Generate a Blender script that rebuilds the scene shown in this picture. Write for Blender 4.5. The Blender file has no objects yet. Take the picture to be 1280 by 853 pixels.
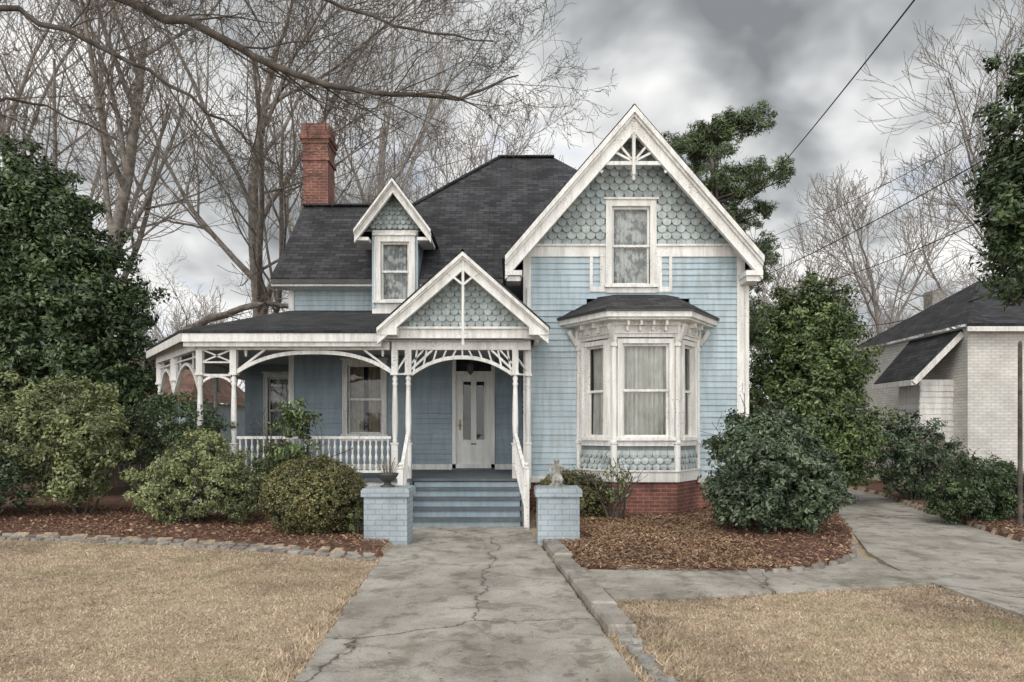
import bpy, math, random
import numpy as np
from mathutils import Vector, Matrix
random.seed(11); rng=np.random.default_rng(11)
sc=bpy.context.scene
COL=sc.collection
# ------------------------------------------------------------ node helpers
def nd(nt,typ,ins=None,**props):
    n=nt.nodes.new(typ)
    for k,v in props.items(): setattr(n,k,v)
    if ins:
        for k,v in ins.items():
            s=n.inputs[k]
            if isinstance(v,bpy.types.NodeSocket): nt.links.new(v,s)
            else: s.default_value=v
    return n
def c4(c): return (c[0],c[1],c[2],1)
def newmat(name):
    m=bpy.data.materials.new(name); m.use_nodes=True
    nt=m.node_tree
    for n in list(nt.nodes): nt.nodes.remove(n)
    out=nd(nt,'ShaderNodeOutputMaterial'); b=nd(nt,'ShaderNodeBsdfPrincipled')
    nt.links.new(b.outputs[0],out.inputs[0])
    return m,nt,b,out
def ramp(nt,fac,stops,interp='LINEAR'):
    r=nd(nt,'ShaderNodeValToRGB',{'Fac':fac}); cr=r.color_ramp; cr.interpolation=interp
    while len(cr.elements)<len(stops): cr.elements.new(0.5)
    for e,(p,c) in zip(cr.elements,stops):
        e.position=p; e.color=c4(c) if hasattr(c,'__len__') else (c,c,c,1)
    return r.outputs['Color']
def coords(nt,scale=(1,1,1)):
    tc=nd(nt,'ShaderNodeTexCoord')
    if scale==(1,1,1): return tc.outputs['Object']
    return nd(nt,'ShaderNodeMapping',{'Vector':tc.outputs['Object'],'Scale':scale}).outputs[0]
def noise(nt,vec,scale,detail=4,rough=.55,dist=0):
    return nd(nt,'ShaderNodeTexNoise',{'Vector':vec,'Scale':scale,'Detail':min(detail,4),'Roughness':rough,'Distortion':dist}).outputs['Fac']
def mix(nt,f,a,b,mode='MIX'):
    n=nd(nt,'ShaderNodeMix',data_type='RGBA',blend_type=mode)
    for s,v in ((n.inputs[0],f),(n.inputs[6],a),(n.inputs[7],b)):
        if isinstance(v,bpy.types.NodeSocket): nt.links.new(v,s)
        elif hasattr(v,'__len__'): s.default_value=c4(v)
        else: s.default_value=v
    return n.outputs[2]
def bump(nt,h,strength,dist=.02):
    return nd(nt,'ShaderNodeBump',{'Height':h,'Strength':strength,'Distance':dist}).outputs[0]
def isl(nt): return nd(nt,'ShaderNodeNewGeometry').outputs['Random Per Island']

def simple(name,a,b,scale=3,rough=.7,bs=.2,lo=.35,hi=.65,perisl=0):
    m,nt,p,o=newmat(name); v=coords(nt)
    n=noise(nt,v,scale,4); col=ramp(nt,n,[(lo,a),(hi,b)])
    if perisl:
        r=ramp(nt,isl(nt),[(0,1-perisl),(1,1+perisl*.6)])
        col=mix(nt,1.0,col,r,'MULTIPLY')
    nt.links.new(col,p.inputs['Base Color']); p.inputs['Roughness'].default_value=rough
    if bs: nt.links.new(bump(nt,noise(nt,v,scale*8,2),bs,.01),p.inputs['Normal'])
    return m
def painted(name,a,b,wood,peel=.63,rough=.6,dirt=.55,perisl=.06,ps=16):
    m,nt,p,o=newmat(name); v=coords(nt)
    base=ramp(nt,noise(nt,v,1.3,3),[(.35,a),(.65,b)])
    vs=coords(nt,(5,5,.55))
    d=ramp(nt,noise(nt,vs,2.2,4,.65),[(.38,(dirt,dirt*.98,dirt*.93)),(.58,(1,1,1))])
    base=mix(nt,.65,base,d,'MULTIPLY')
    r=ramp(nt,isl(nt),[(0,1-perisl),(1,1+perisl)])
    base=mix(nt,1.0,base,r,'MULTIPLY')
    vh=coords(nt,(1,1,2.6))
    big=noise(nt,v,.9,1)
    pk=noise(nt,vh,ps,4,.68,.4)
    s=nd(nt,'ShaderNodeMath',{0:pk,1:ramp(nt,big,[(.35,0.0),(.7,.09)])},operation='ADD').outputs[0]
    mask=ramp(nt,s,[(peel,0),(peel+.015,1)])
    col=mix(nt,mask,base,wood)
    nt.links.new(col,p.inputs['Base Color']); p.inputs['Roughness'].default_value=rough
    return m
def brickmat(name,c1,c2,mortar,w=.21,h=.07,ms=.008,bs=.6,rough=.85,vary=.5,off=.5):
    m,nt,p,o=newmat(name)
    tc=nd(nt,'ShaderNodeTexCoord'); v=coords(nt)
    w_=nd(nt,'ShaderNodeVectorMath',{0:tc.outputs['UV'],1:nd(nt,'ShaderNodeVectorMath',{0:nd(nt,'ShaderNodeTexNoise',{'Vector':v,'Scale':9.0,'Detail':1}).outputs['Color'],'Scale':.008},operation='SCALE').outputs[0]},operation='ADD').outputs[0]
    br=nd(nt,'ShaderNodeTexBrick',{'Vector':w_,'Color1':c4(c1),'Color2':c4(c2),'Mortar':c4(mortar),'Scale':1.0,'Mortar Size':ms,'Mortar Smooth':.2,'Bias':0.0,'Brick Width':w,'Row Height':h},offset=off)
    g=ramp(nt,noise(nt,v,1.7,4,.65),[(.3,1-vary),(.7,1+vary*.5)])
    col=mix(nt,1.0,br.outputs['Color'],g,'MULTIPLY')
    nt.links.new(col,p.inputs['Base Color']); p.inputs['Roughness'].default_value=rough
    hh=nd(nt,'ShaderNodeMath',{0:noise(nt,v,40,1),1:br.outputs['Fac']},operation='SUBTRACT').outputs[0]
    nt.links.new(bump(nt,hh,bs,.008),p.inputs['Normal'])
    return m
def leafmat(name,a,b,c=None,rough=.42,var=.45):
    m,nt,p,o=newmat(name)
    st=[(0,a),(.55,b)]; 
    if c: st.append((1,c))
    col=ramp(nt,isl(nt),st)
    g=ramp(nt,noise(nt,coords(nt),1.6,1),[(.33,1-var),(.67,1+var*.7)])
    col=mix(nt,1.0,col,g,'MULTIPLY')
    nt.links.new(col,p.inputs['Base Color']); p.inputs['Roughness'].default_value=rough
    return m

M={}
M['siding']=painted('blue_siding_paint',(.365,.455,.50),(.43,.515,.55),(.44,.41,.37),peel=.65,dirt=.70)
M['siding_d']=painted('dark_siding',(.24,.31,.355),(.29,.36,.405),(.30,.29,.27),peel=.69,dirt=.75)  # darker copy of the blue siding colours, bare-wood tone included
M['scale']=painted('fishscale_paint',(.36,.42,.42),(.45,.50,.49),(.38,.35,.30),peel=.65,dirt=.6,perisl=.2)
M['scale_bk']=painted('shingle_back_dark',(.18,.21,.215),(.22,.25,.25),(.12,.11,.1),peel=.7)  # darker than the shingles, used for their backing and rims
M['white']=painted('white_trim_paint',(.74,.725,.69),(.82,.81,.775),(.36,.33,.29),peel=.665,dirt=.66,perisl=.05,ps=22)
M['door']=painted('door_paint',(.72,.71,.67),(.78,.77,.73),(.45,.4,.34),peel=.74,dirt=.8)
M['step']=painted('step_paint',(.085,.105,.125),(.13,.155,.18),(.10,.095,.09),peel=.60,dirt=.6)
M['pier']=brickmat('pier_painted_brick',(.33,.385,.415),(.38,.43,.46),(.27,.31,.335),w=.2,h=.075,vary=.3,bs=.5)
M['brick']=brickmat('red_brick',(.17,.052,.036),(.25,.085,.058),(.24,.20,.17),vary=.6)
M['wbrick']=brickmat('white_brick',(.66,.64,.59),(.76,.74,.69),(.48,.46,.42),w=.22,h=.075,vary=.2)
M['roof']=brickmat('asphalt_shingles',(.020,.021,.024),(.062,.062,.066),(.009,.009,.010),w=.28,h=.13,ms=.009,vary=.6,bs=.8,rough=.9)
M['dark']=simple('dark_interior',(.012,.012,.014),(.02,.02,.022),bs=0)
M['ceil']=painted('porch_ceiling_paint',(.50,.55,.55),(.58,.6,.6),(.3,.28,.25),peel=.7)
M['curtain']=simple('curtain_cloth',(.66,.635,.57),(.84,.82,.77),scale=5,rough=.9,bs=0)
M['curtain_d']=simple('curtain_dark_cloth',(.24,.20,.15),(.38,.33,.27),scale=5,rough=.9,bs=0)
M['lace']=simple('lace_curtain',(.30,.31,.31),(.76,.76,.74),scale=7,rough=.9,bs=0,lo=.42,hi=.56)
M['metal']=simple('dark_metal',(.03,.03,.03),(.06,.055,.05),rough=.5,bs=0)
M['brass']=simple('brass',(.3,.2,.08),(.35,.25,.1),rough=.35,bs=0)
M['stone']=simple('weathered_stone',(.18,.175,.16),(.40,.38,.34),scale=9,rough=.9,bs=.5)
M['edge']=simple('edging_stone',(.17,.15,.13),(.33,.30,.265),scale=7,rough=.9,bs=.5,perisl=.3)
M['bark']=simple('bark_grey',(.11,.096,.08),(.25,.22,.19),scale=6,rough=.95,bs=0)
M['bark_d']=simple('bark_dark',(.045,.038,.032),(.12,.10,.082),scale=6,rough=.95,bs=0)
M['bark_far']=simple('bark_far',(.22,.195,.175),(.32,.29,.265),scale=3,rough=.95,bs=0)
M['fence']=simple('fence_wood',(.10,.075,.055),(.2,.16,.125),scale=5,rough=.9,bs=0,perisl=.3)
M['tile']=brickmat('neighbor_roof_tiles',(.22,.12,.09),(.28,.17,.13),(.1,.06,.05),w=.3,h=.2)
M['wire']=simple('wire_rubber',(.012,.012,.013),(.016,.016,.016),bs=0)
def glassmat():
    m,nt,p,o=newmat('window_glass'); nt.nodes.remove(p)
    v=coords(nt)
    nb=bump(nt,noise(nt,v,2.2,1),.25,.03)
    g=nd(nt,'ShaderNodeBsdfGlossy',{'Color':(1,1,1,1),'Roughness':.02,'Normal':nb})
    t=nd(nt,'ShaderNodeBsdfTransparent',{'Color':(.88,.90,.89,1)})
    f=nd(nt,'ShaderNodeFresnel',{'IOR':1.45,'Normal':nb})
    mx=nd(nt,'ShaderNodeMixShader',{0:f.outputs[0],1:t.outputs[0],2:g.outputs[0]})
    nt.links.new(mx.outputs[0],o.inputs[0]); return m
M['glass']=glassmat()
def concmat(name,a,b,crack=True,sc_=.28):
    m,nt,p,o=newmat(name); v=coords(nt)
    n1=noise(nt,v,1.1,4,.65,.3); col=ramp(nt,n1,[(.33,a),(.66,b)])
    st=ramp(nt,noise(nt,v,3.0,4,.75,.5),[(.38,(.46,.44,.40)),(.47,(.86,.85,.83)),(.56,(1,1,1))])
    col=mix(nt,.75,col,st,'MULTIPLY')
    st=ramp(nt,noise(nt,coords(nt,(1.6,.5,1)),1.4,3,.6,0),[(.55,(1,1,1)),(.68,(.66,.65,.60))])
    col=mix(nt,.8,col,st,'MULTIPLY')
    f=ramp(nt,noise(nt,v,60,2,.8),[(.3,.74),(.7,1.16)]); col=mix(nt,1.0,col,f,'MULTIPLY')
    h=noise(nt,v,45,2,.7)
    if crack:
        wv=nd(nt,'ShaderNodeVectorMath',{0:v,1:nd(nt,'ShaderNodeVectorMath',{0:nd(nt,'ShaderNodeTexNoise',{'Vector':v,'Scale':2.0,'Detail':4,'Roughness':.6}).outputs['Color'],'Scale':.5},operation='SCALE').outputs[0]},operation='ADD').outputs[0]
        vo=nd(nt,'ShaderNodeTexVoronoi',{'Vector':wv,'Scale':sc_},feature='DISTANCE_TO_EDGE').outputs['Distance']
        col=mix(nt,1.0,col,ramp(nt,vo,[(.0009,.22),(.0026,1)]),'MULTIPLY')
        col=mix(nt,1.0,col,ramp(nt,vo,[(0,.82),(.012,1)]),'MULTIPLY')
    nt.links.new(col,p.inputs['Base Color']); p.inputs['Roughness'].default_value=.85
    nt.links.new(bump(nt,h,.4,.008),p.inputs['Normal']); return m
M['conc']=concmat('old_concrete',(.27,.245,.21),(.48,.45,.395))
M['drive']=concmat('driveway_concrete',(.30,.275,.24),(.48,.45,.40),sc_=.2)
M['curb']=concmat('curb_concrete',(.25,.225,.195),(.44,.41,.365),crack=False)
def lawnmat():
    m,nt,p,o=newmat('dry_lawn'); v=coords(nt)
    c=ramp(nt,noise(nt,v,.55,4,.6,.3),[(.30,(.29,.21,.14)),(.48,(.44,.34,.235)),(.66,(.51,.405,.285))])
    g=ramp(nt,noise(nt,v,.8,3,.6),[(.56,0),(.72,.4)]); c=mix(nt,g,c,(.26,.25,.12))
    f=ramp(nt,noise(nt,v,28,4,.8),[(.3,.5),(.7,1.2)]); c=mix(nt,1.0,c,f,'MULTIPLY')
    nt.links.new(c,p.inputs['Base Color']); p.inputs['Roughness'].default_value=.95
    nt.links.new(bump(nt,noise(nt,v,50,2,.8),.8,.02),p.inputs['Normal']); return m
M['lawn']=lawnmat()
def blademat(name,stops,patch):
    m,nt,p,o=newmat(name); v=coords(nt)
    c=ramp(nt,isl(nt),stops)
    d=ramp(nt,noise(nt,v,.55,4,.6,.3),[(.30,.58),(.52,1.03)]); c=mix(nt,1.0,c,d,'MULTIPLY')
    d=ramp(nt,noise(nt,v,5,3,.7),[(.32,.62),(.6,1.1)]); c=mix(nt,1.0,c,d,'MULTIPLY')
    if patch:
        g=ramp(nt,noise(nt,v,.8,3,.6),[(.52,0),(.70,.6)]); c=mix(nt,g,c,(.27,.27,.12))
    nt.links.new(c,p.inputs['Base Color']); p.inputs['Roughness'].default_value=.9; return m
M['blade']=blademat('dry_grass_blades',[(0,(.40,.295,.19)),(.5,(.54,.425,.30)),(1,(.69,.57,.435))],True)
M['mulch']=simple('mulch_soil',(.08,.042,.028),(.20,.105,.068),scale=14,rough=.95,bs=.9)
M['chip']=blademat('mulch_chips',[(0,(.10,.05,.032)),(.5,(.245,.118,.075)),(.85,(.35,.20,.135)),(1,(.48,.36,.26))],False)
M['litter']=blademat('leaf_litter',[(0,(.18,.10,.055)),(.6,(.36,.23,.13)),(1,(.50,.37,.23))],False)
M['box']=leafmat('boxwood_leaves',(.05,.062,.018),(.105,.11,.036),(.26,.20,.09))
M['ever']=leafmat('evergreen_leaves',(.020,.040,.015),(.055,.088,.03),(.12,.16,.065),rough=.35)
M['ever2']=leafmat('holly_leaves',(.035,.06,.02),(.09,.13,.04),(.19,.23,.085),rough=.35)
M['shrubl']=leafmat('light_shrub_leaves',(.09,.11,.04),(.18,.21,.08),(.33,.35,.17))
M['shrubd']=leafmat('camellia_leaves',(.030,.054,.028),(.075,.108,.055),(.16,.19,.11),rough=.33)
M['pine']=leafmat('pine_needles',(.045,.07,.03),(.085,.12,.045),(.14,.17,.075))
M['core']=simple('dark_core',(.012,.018,.007),(.026,.034,.014),rough=1,bs=0)  # near-black: shade inside shrubs and crowns put into the colour

# ------------------------------------------------------------ mesh builder
class MB:
    def __init__(s): s.v=[]; s.f=[]; s.m=[]; s.mats=[]; s.T=None; s.sm=[]
    def mi(s,k):
        if k not in s.mats: s.mats.append(k)
        return s.mats.index(k)
    def add(s,vs,fs,k,smooth=False):
        b=len(s.v); i=s.mi(k)
        for p in vs:
            p=Vector(p)
            if s.T is not None: p=s.T@p
            s.v.append((p.x,p.y,p.z))
        for f in fs: s.f.append([b+a for a in f]); s.m.append(i); s.sm.append(smooth)
    def face(s,vs,k): s.add(vs,[list(range(len(vs)))],k)
    def box(s,x0,x1,y0,y1,z0,z1,k):
        s.add([(x0,y0,z0),(x1,y0,z0),(x1,y1,z0),(x0,y1,z0),(x0,y0,z1),(x1,y0,z1),(x1,y1,z1),(x0,y1,z1)],
              [(0,1,5,4),(1,2,6,5),(2,3,7,6),(3,0,4,7),(4,5,6,7),(3,2,1,0)],k)
    def beam(s,p,q,w,h,k,up=(0,0,1)):
        p=Vector(p);q=Vector(q);d=(q-p).normalized();u=Vector(up)
        sx=d.cross(u)
        if sx.length<1e-4: u=Vector((0,1,0)); sx=d.cross(u)
        sx.normalize(); uu=sx.cross(d).normalized()
        vs=[]
        for e in (p,q):
            for a,b in ((-1,-1),(1,-1),(1,1),(-1,1)): vs.append(e+sx*(a*w/2)+uu*(b*h/2))
        s.add(vs,[(0,1,2,3),(7,6,5,4),(0,4,5,1),(1,5,6,2),(2,6,7,3),(3,7,4,0)],k)
    def prism_xz(s,pts,y0,y1,k):
        n=len(pts); vs=[(x,y0,z) for x,z in pts]+[(x,y1,z) for x,z in pts]
        s.add(vs,[list(range(n)),list(range(2*n-1,n-1,-1))]+[(i,(i+1)%n,n+(i+1)%n,n+i) for i in range(n)],k)
    def prism_xy(s,pts,z0,z1,k):
        n=len(pts); vs=[(x,y,z0) for x,y in pts]+[(x,y,z1) for x,y in pts]
        s.add(vs,[list(range(n)),list(range(n,2*n))]+[(i,(i+1)%n,n+(i+1)%n,n+i) for i in range(n)],k)
    def slab(s,pts,t,k):
        a=[Vector(p) for p in pts]; nrm=(a[1]-a[0]).cross(a[2]-a[0]).normalized()
        if nrm.z<0: nrm=-nrm
        b=[p-nrm*t for p in a]; n=len(a)
        s.add(a+b,[list(range(n)),list(range(2*n-1,n-1,-1))]+[(i,(i+1)%n,n+(i+1)%n,n+i) for i in range(n)],k)
    def lathe(s,cx,cy,prof,k,n=12):
        vs=[];fs=[]
        for z,r in prof:
            for i in range(n):
                a=2*math.pi*i/n; vs.append((cx+r*math.cos(a),cy+r*math.sin(a),z))
        for j in range(len(prof)-1):
            for i in range(n): fs.append((j*n+i,j*n+(i+1)%n,(j+1)*n+(i+1)%n,(j+1)*n+i))
        fs.append(list(range(n))); fs.append([(len(prof)-1)*n+i for i in range(n)])
        s.add(vs,fs,k,smooth=n>8)
    def arch(s,x0,x1,zs,zm,y0,y1,th,k,n=16,p=2.0):
        top=[];bot=[]
        for i in range(n+1):
            t=-1+2*i/n; x=(x0+x1)/2+(x1-x0)/2*t; z=zs+(zm-zs)*(1-abs(t)**p)
            bot.append((x,z)); top.append((x,z+th))
        for i in range(n): s.prism_xz([bot[i],bot[i+1],top[i+1],top[i]],y0,y1,k)
    def obj(s,name,parent=None):
        me=bpy.data.meshes.new(name); me.from_pydata(s.v,[],s.f); 
        for k in s.mats: me.materials.append(M[k])
        me.polygons.foreach_set('material_index',s.m); me.polygons.foreach_set('use_smooth',s.sm)
        uv=me.uv_layers.new(name='UVMap').data; Z=Vector((0,0,1))
        co=[Vector(c) for c in s.v]
        for p in me.polygons:
            n=p.normal
            if abs(n.z)>.995: u=Vector((1,0,0)); w=Vector((0,1,0))
            else:
                u=Z.cross(n).normalized(); w=n.cross(u)
                if w.z<0: w=-w
            for li,vi in zip(p.loop_indices,p.vertices): uv[li].uv=(co[vi].dot(u),co[vi].dot(w))
        o=bpy.data.objects.new(name,me); COL.objects.link(o)
        if parent: o.parent=parent
        return o
def empty(name):
    e=bpy.data.objects.new(name,None); COL.objects.link(e); return e
def frame(p,q):
    p=Vector((p[0],p[1],0)); q=Vector((q[0],q[1],0)); d=(q-p).normalized(); n=Vector((-d.y,d.x,0))
    T=Matrix(((d.x,n.x,0,p.x),(d.y,n.y,0,p.y),(0,0,1,0),(0,0,0,1)))
    return T,(q-p).length
def subtract(iv,a,b):
    out=[]
    for x,y in iv:
        if b<=x or a>=y: out.append((x,y)); continue
        if a>x: out.append((x,a))
        if b<y: out.append((b,y))
    return out
def clap(mb,x0,x1,y,z0,z1,op,k,h=.115,lim=None,back=.1):
    z=z0
    while z<z1-.01:
        hh=min(h,z1-z); iv=[(x0,x1)]
        if lim:
            a,b=lim(z+hh/2)
            if b<=a: z+=h; continue
            iv=[(max(x0,a),min(x1,b))]
        for (xa,xb,za,zb) in op:
            if zb-z>hh*.5 and z+hh-za>hh*.5: iv=subtract(iv,xa,xb)
        for a,b in iv:
            if b-a<.02: continue
            cuts=[a]; c=a+random.uniform(1.2,3.6)
            while c<b-.4: cuts.append(c); c+=random.uniform(2,3.8)
            cuts.append(b)
            for i in range(len(cuts)-1):
                ca,cb=cuts[i],cuts[i+1]-(.003 if i<len(cuts)-2 else 0)
                jz=random.uniform(-.003,.003); o=.022+random.uniform(-.005,.009)
                vs=[(ca,y-o,z+jz),(ca,y-.005,z+hh),(ca,y+back,z+hh),(ca,y+back,z),(cb,y-o,z+jz+random.uniform(-.005,.005)),(cb,y-.005,z+hh),(cb,y+back,z+hh),(cb,y+back,z)]
                mb.add(vs,[(0,4,5,1),(0,3,7,4),(1,5,6,2),(0,1,2,3),(4,7,6,5),(3,2,6,7)],k)
        z+=h
def scales(mb,x0,x1,z0,z1,y,inside,k='scale',w=.15,h=.115):
    r=0; z=z0
    while z<z1:
        x=x0+(w/2 if r%2 else 0)
        while x<x1+w/2:
            if inside(x,z+h*.3):
                hw=w*.475; jz=random.uniform(-.007,.007); o=.034+random.uniform(-.005,.009)
                top=(x-hw,y-.003,z+h*1.25),(x+hw,y-.003,z+h*1.25)
                rim=[(x-hw,z+hw*.9+jz)]
                for i in range(1,8):
                    a=math.pi+math.pi*i/8; rim.append((x+hw*math.cos(a),z+hw*.9+hw*.95*math.sin(a)+jz))
                rim.append((x+hw,z+hw*.9+jz))
                pts=[top[0]]+[(p,y-o,q) for p,q in rim]+[top[1]]
                mb.face(pts,k)
                n=len(rim); vs=[(p,y-o,q) for p,q in rim]+[(p,y-o+.018,q) for p,q in rim]
                mb.add(vs,[(i,i+1,n+i+1,n+i) for i in range(n-1)],'scale_bk')  # rims take the dark backing colour, outlining each shingle
            x+=w
        z+=h; r+=1
def curtain(mb,x0,x1,y,z0,z1,k,folds=9,amp=.02,part=False):
    n=int(folds*8); vs=[];fs=[]
    ph=random.random()*6
    for i in range(n+1):
        t=i/n; x=x0+(x1-x0)*t
        for j,z in enumerate((z0,(z0+z1)/2,z1)):
            yy=y+amp*math.sin(t*folds*6.283+ph+.5*j)*(1 if j<2 else .6)+amp*.5*math.sin(t*folds*2.3*6.283+ph*2)
            vs.append((x,yy,z))
    for i in range(n):
        for j in range(2): fs.append((i*3+j,(i+1)*3+j,(i+1)*3+j+1,i*3+j+1))
    mb.add(vs,fs,k,True)
def window(mb,xc,w,z0,z1,y,cur='curtain',cas=.11,hood=True,folds=9,sash=True,partial=None,sill=True):
    a,b=xc-w/2,xc+w/2
    mb.box(a-cas,a,y-.05,y+.1,z0,z1,'white'); mb.box(b,b+cas,y-.05,y+.1,z0,z1,'white')
    mb.box(a-cas,b+cas,y-.052,y+.1,z1,z1+cas,'white')
    mb.box(a-cas,a-cas+.025,y-.07,y-.05,z0,z1,'white'); mb.box(b+cas-.025,b+cas,y-.07,y-.05,z0,z1,'white')
    if hood: mb.box(a-cas-.04,b+cas+.04,y-.09,y,z1+cas,z1+cas+.04,'white')
    mb.box(a-cas-.03,b+cas+.03,y-.10,y+.1,z0-.06,z0,'white')
    if sill: mb.box(a-cas,b+cas,y-.045,y,z0-.16,z0-.06,'white')
    s=.045; zm=(z0+z1)/2
    for za,zb,yo in ((z0,zm+.02,.055),(zm-.02,z1,.025)):
        mb.box(a+.002,a+s,y+yo,y+yo+.03,za,zb,'white'); mb.box(b-s,b-.002,y+yo,y+yo+.03,za,zb,'white')
        mb.box(a+s,b-s,y+yo,y+yo+.03,za,za+s,'white'); mb.box(a+s,b-s,y+yo,y+yo+.03,zb-s,zb,'white')
        mb.face([(a+s,y+yo+.015,za+s),(b-s,y+yo+.015,za+s),(b-s,y+yo+.015,zb-s),(a+s,y+yo+.015,zb-s)],'glass')
    if cur:
        if partial:
            for p,q in partial: curtain(mb,a+(b-a)*p,a+(b-a)*q,y+.17,z0+.01,z1,cur,max(2,int(folds*(q-p))),.035)
        else: curtain(mb,a+.01,b-.01,y+.20,z0+.01,z1,cur,folds,.07 if cur=='curtain' else .03)
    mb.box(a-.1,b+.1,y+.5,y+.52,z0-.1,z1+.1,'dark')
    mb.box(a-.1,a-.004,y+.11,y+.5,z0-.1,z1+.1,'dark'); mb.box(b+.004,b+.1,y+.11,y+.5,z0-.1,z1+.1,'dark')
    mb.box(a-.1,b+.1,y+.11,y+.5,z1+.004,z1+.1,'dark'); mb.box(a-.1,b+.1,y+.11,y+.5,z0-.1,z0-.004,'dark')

# ------------------------------------------------------------ HOUSE
house=empty('victorian_house')
FL=.75
WX0,WX1,WY=.24,4.50,14.0
GC,GH,GZ0,GZ1=2.29,2.42,4.89,7.70
sl=(GZ1-GZ0)/GH
mb=MB()
gw=(GC+.02,.74,4.46,5.98)
bayop=(1.45,3.45,.7,4.2)
clap(mb,WX0,WX1,WY,.74,5.0,[(gw[0]-.37,gw[0]+.37,gw[2],gw[3]),bayop],'siding')
scales(mb,WX0-.1,WX1+.1,5.2,7.6,WY,lambda x,z:(abs(x-GC)<(GZ1-z)/sl-.18) and not(abs(x-gw[0])<.44 and z<6.02),w=.185,h=.135)
def gl(z): 
    h=(GZ1-.1-z)/sl; return (GC-h,GC+h)
mb2=MB()
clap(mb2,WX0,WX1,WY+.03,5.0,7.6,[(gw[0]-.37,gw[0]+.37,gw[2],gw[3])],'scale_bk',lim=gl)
mb2.obj('gable_backing',house)
mb.obj('wing_walls',house)
mb=MB()
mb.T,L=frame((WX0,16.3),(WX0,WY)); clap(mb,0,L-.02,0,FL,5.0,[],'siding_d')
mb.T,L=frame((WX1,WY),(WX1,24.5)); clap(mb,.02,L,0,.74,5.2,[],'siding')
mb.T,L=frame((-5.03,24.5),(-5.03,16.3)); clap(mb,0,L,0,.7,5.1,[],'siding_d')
mb.T=None
mb.box(-5.03,4.5,24.5,24.6,0,5.1,'siding')
mb.obj('side_walls',house)
DXc=(592-640)*16.3/900
mb=MB()
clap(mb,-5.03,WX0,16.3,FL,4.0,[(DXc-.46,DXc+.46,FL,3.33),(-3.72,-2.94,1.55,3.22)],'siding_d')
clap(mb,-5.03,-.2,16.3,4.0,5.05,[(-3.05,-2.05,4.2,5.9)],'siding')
mb.obj('porch_wall',house)
mb=MB()
mb.box(-5.03,.24,16.25,16.4,FL,FL+.12,'white'); mb.box(-5.05,-4.93,16.26,16.4,FL+.12,5.0,'white')
mb.obj('porch_wall_trim',house)
mb=MB()
y=WY
mb.box(WX0-.02,WX0+.13,y-.035,y+.02,.74,5.0,'white'); mb.box(WX1-.13,WX1+.02,y-.035,y+.02,.74,5.0,'white')
mb.box(WX0-.02,gw[0]-.49,y-.04,y+.02,5.0,5.2,'white'); mb.box(gw[0]+.49,WX1+.02,y-.04,y+.02,5.0,5.2,'white')
mb.box(WX0-.02,gw[0]-.49,y-.075,y,5.2,5.24,'white'); mb.box(gw[0]+.49,WX1+.02,y-.075,y,5.2,5.24,'white')
mb.box(WX0-.03,1.3,y-.05,y+.02,.62,.74,'white'); mb.box(3.6,WX1+.03,y-.05,y+.02,.62,.74,'white')
for sx in (-1,1):
    a,b=sorted((gw[0]+sx*.49,gw[0]+sx*.60)); mb.box(a,b,y-.032,y+.01,4.32,5.0,'white')
    a,b=sorted((gw[0]+sx*.60,gw[0]+sx*.74)); mb.box(a,b,y-.034,y+.01,4.32,4.42,'white')
    a,b=sorted((gw[0]+sx*.74,gw[0]+sx*.80)); mb.box(a,b,y-.036,y+.01,4.32,5.0,'white')
mb.box(WX0,1.3,y-.01,y+.3,-.05,.62,'brick'); mb.box(3.6,WX1,y-.01,y+.3,-.05,.62,'brick')
mb.box(WX1-.3,WX1-.001,y+.3,24.5,-.05,.74,'brick'); mb.box(-5.02,-4.8,16.5,24.5,-.05,.7,'brick')
mb.obj('wing_trim_and_foundation',house)
def rakes(mb,c,hw,z0,z1,yf,wd=.24,th=.05,soff=.45,k='white'):
    s=(z1-z0)/hw; ln=math.hypot(hw,z1-z0); nz=hw/ln
    for sx in (-1,1):
        for w,yy in ((wd,0),(wd*.30,-.10),(wd*.46,-.05)):
            dz=w/nz
            pts=[(c,z1),(c+sx*hw,z0),(c+sx*hw,z0-dz*.9),(c,z1-dz)]
            mb.prism_xz(pts,yf+yy,yf+yy+(th if yy==0 else abs(yy)-.002),k)
        dz=wd/nz; pts=[(c,z1-dz),(c+sx*hw,z0-dz*.9),(c+sx*hw,z0-dz*.9-.05),(c,z1-dz-.06)]
        mb.prism_xz(pts,yf-.018,yf+th+.03,k)
        e=.05
        mb.add([(c,yf+th,z1-e),(c+sx*hw,yf+th,z0-e),(c+sx*hw,yf+soff,z0-e),(c,yf+soff,z1-e)],[(0,1,2,3)],k)
mb=MB(); RY=13.52
rakes(mb,GC,GH,GZ0,GZ1,RY,wd=.27,soff=.5)
for sx in (-1,1):
    a,b=sorted((GC+sx*GH,GC+sx*(GH-.32))); mb.box(a,b,RY-.03,WY,GZ0-.35,GZ0-.26,'white')
    mb.box(a+.03,b-.03,RY+.03,WY,GZ0-.45,GZ0-.352,'white')
    xx=GC+sx*(GH-.03); mb.box(xx-.02,xx+.02,RY+.06,18,GZ0-.24,GZ0-.06,'white')
    xx=GC+sx*(GH-.2); mb.box(xx-.2,xx+.19,WY,18,GZ0-.27,GZ0-.245,'white')
zc=6.62; hw=(GZ1-zc)/sl-.12
yb=RY+.01
mb.box(GC-hw,GC+hw,yb,yb+.06,zc,zc+.07,'white')
mb.arch(GC-hw*.72,GC+hw*.72,zc+.02,zc+.52,yb+.004,yb+.056,.055,'white',n=14)
mb.box(GC-.03,GC+.03,yb-.02,yb+.05,zc-.18,GZ1-.3,'white')
for a in (-58,-34,34,58):
    r=math.radians(a); mb.beam((GC,yb+.03,zc+.07),(GC+math.sin(r)*.62,yb+.03,zc+.07+math.cos(r)*.50),.035,.04,'white')
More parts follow.
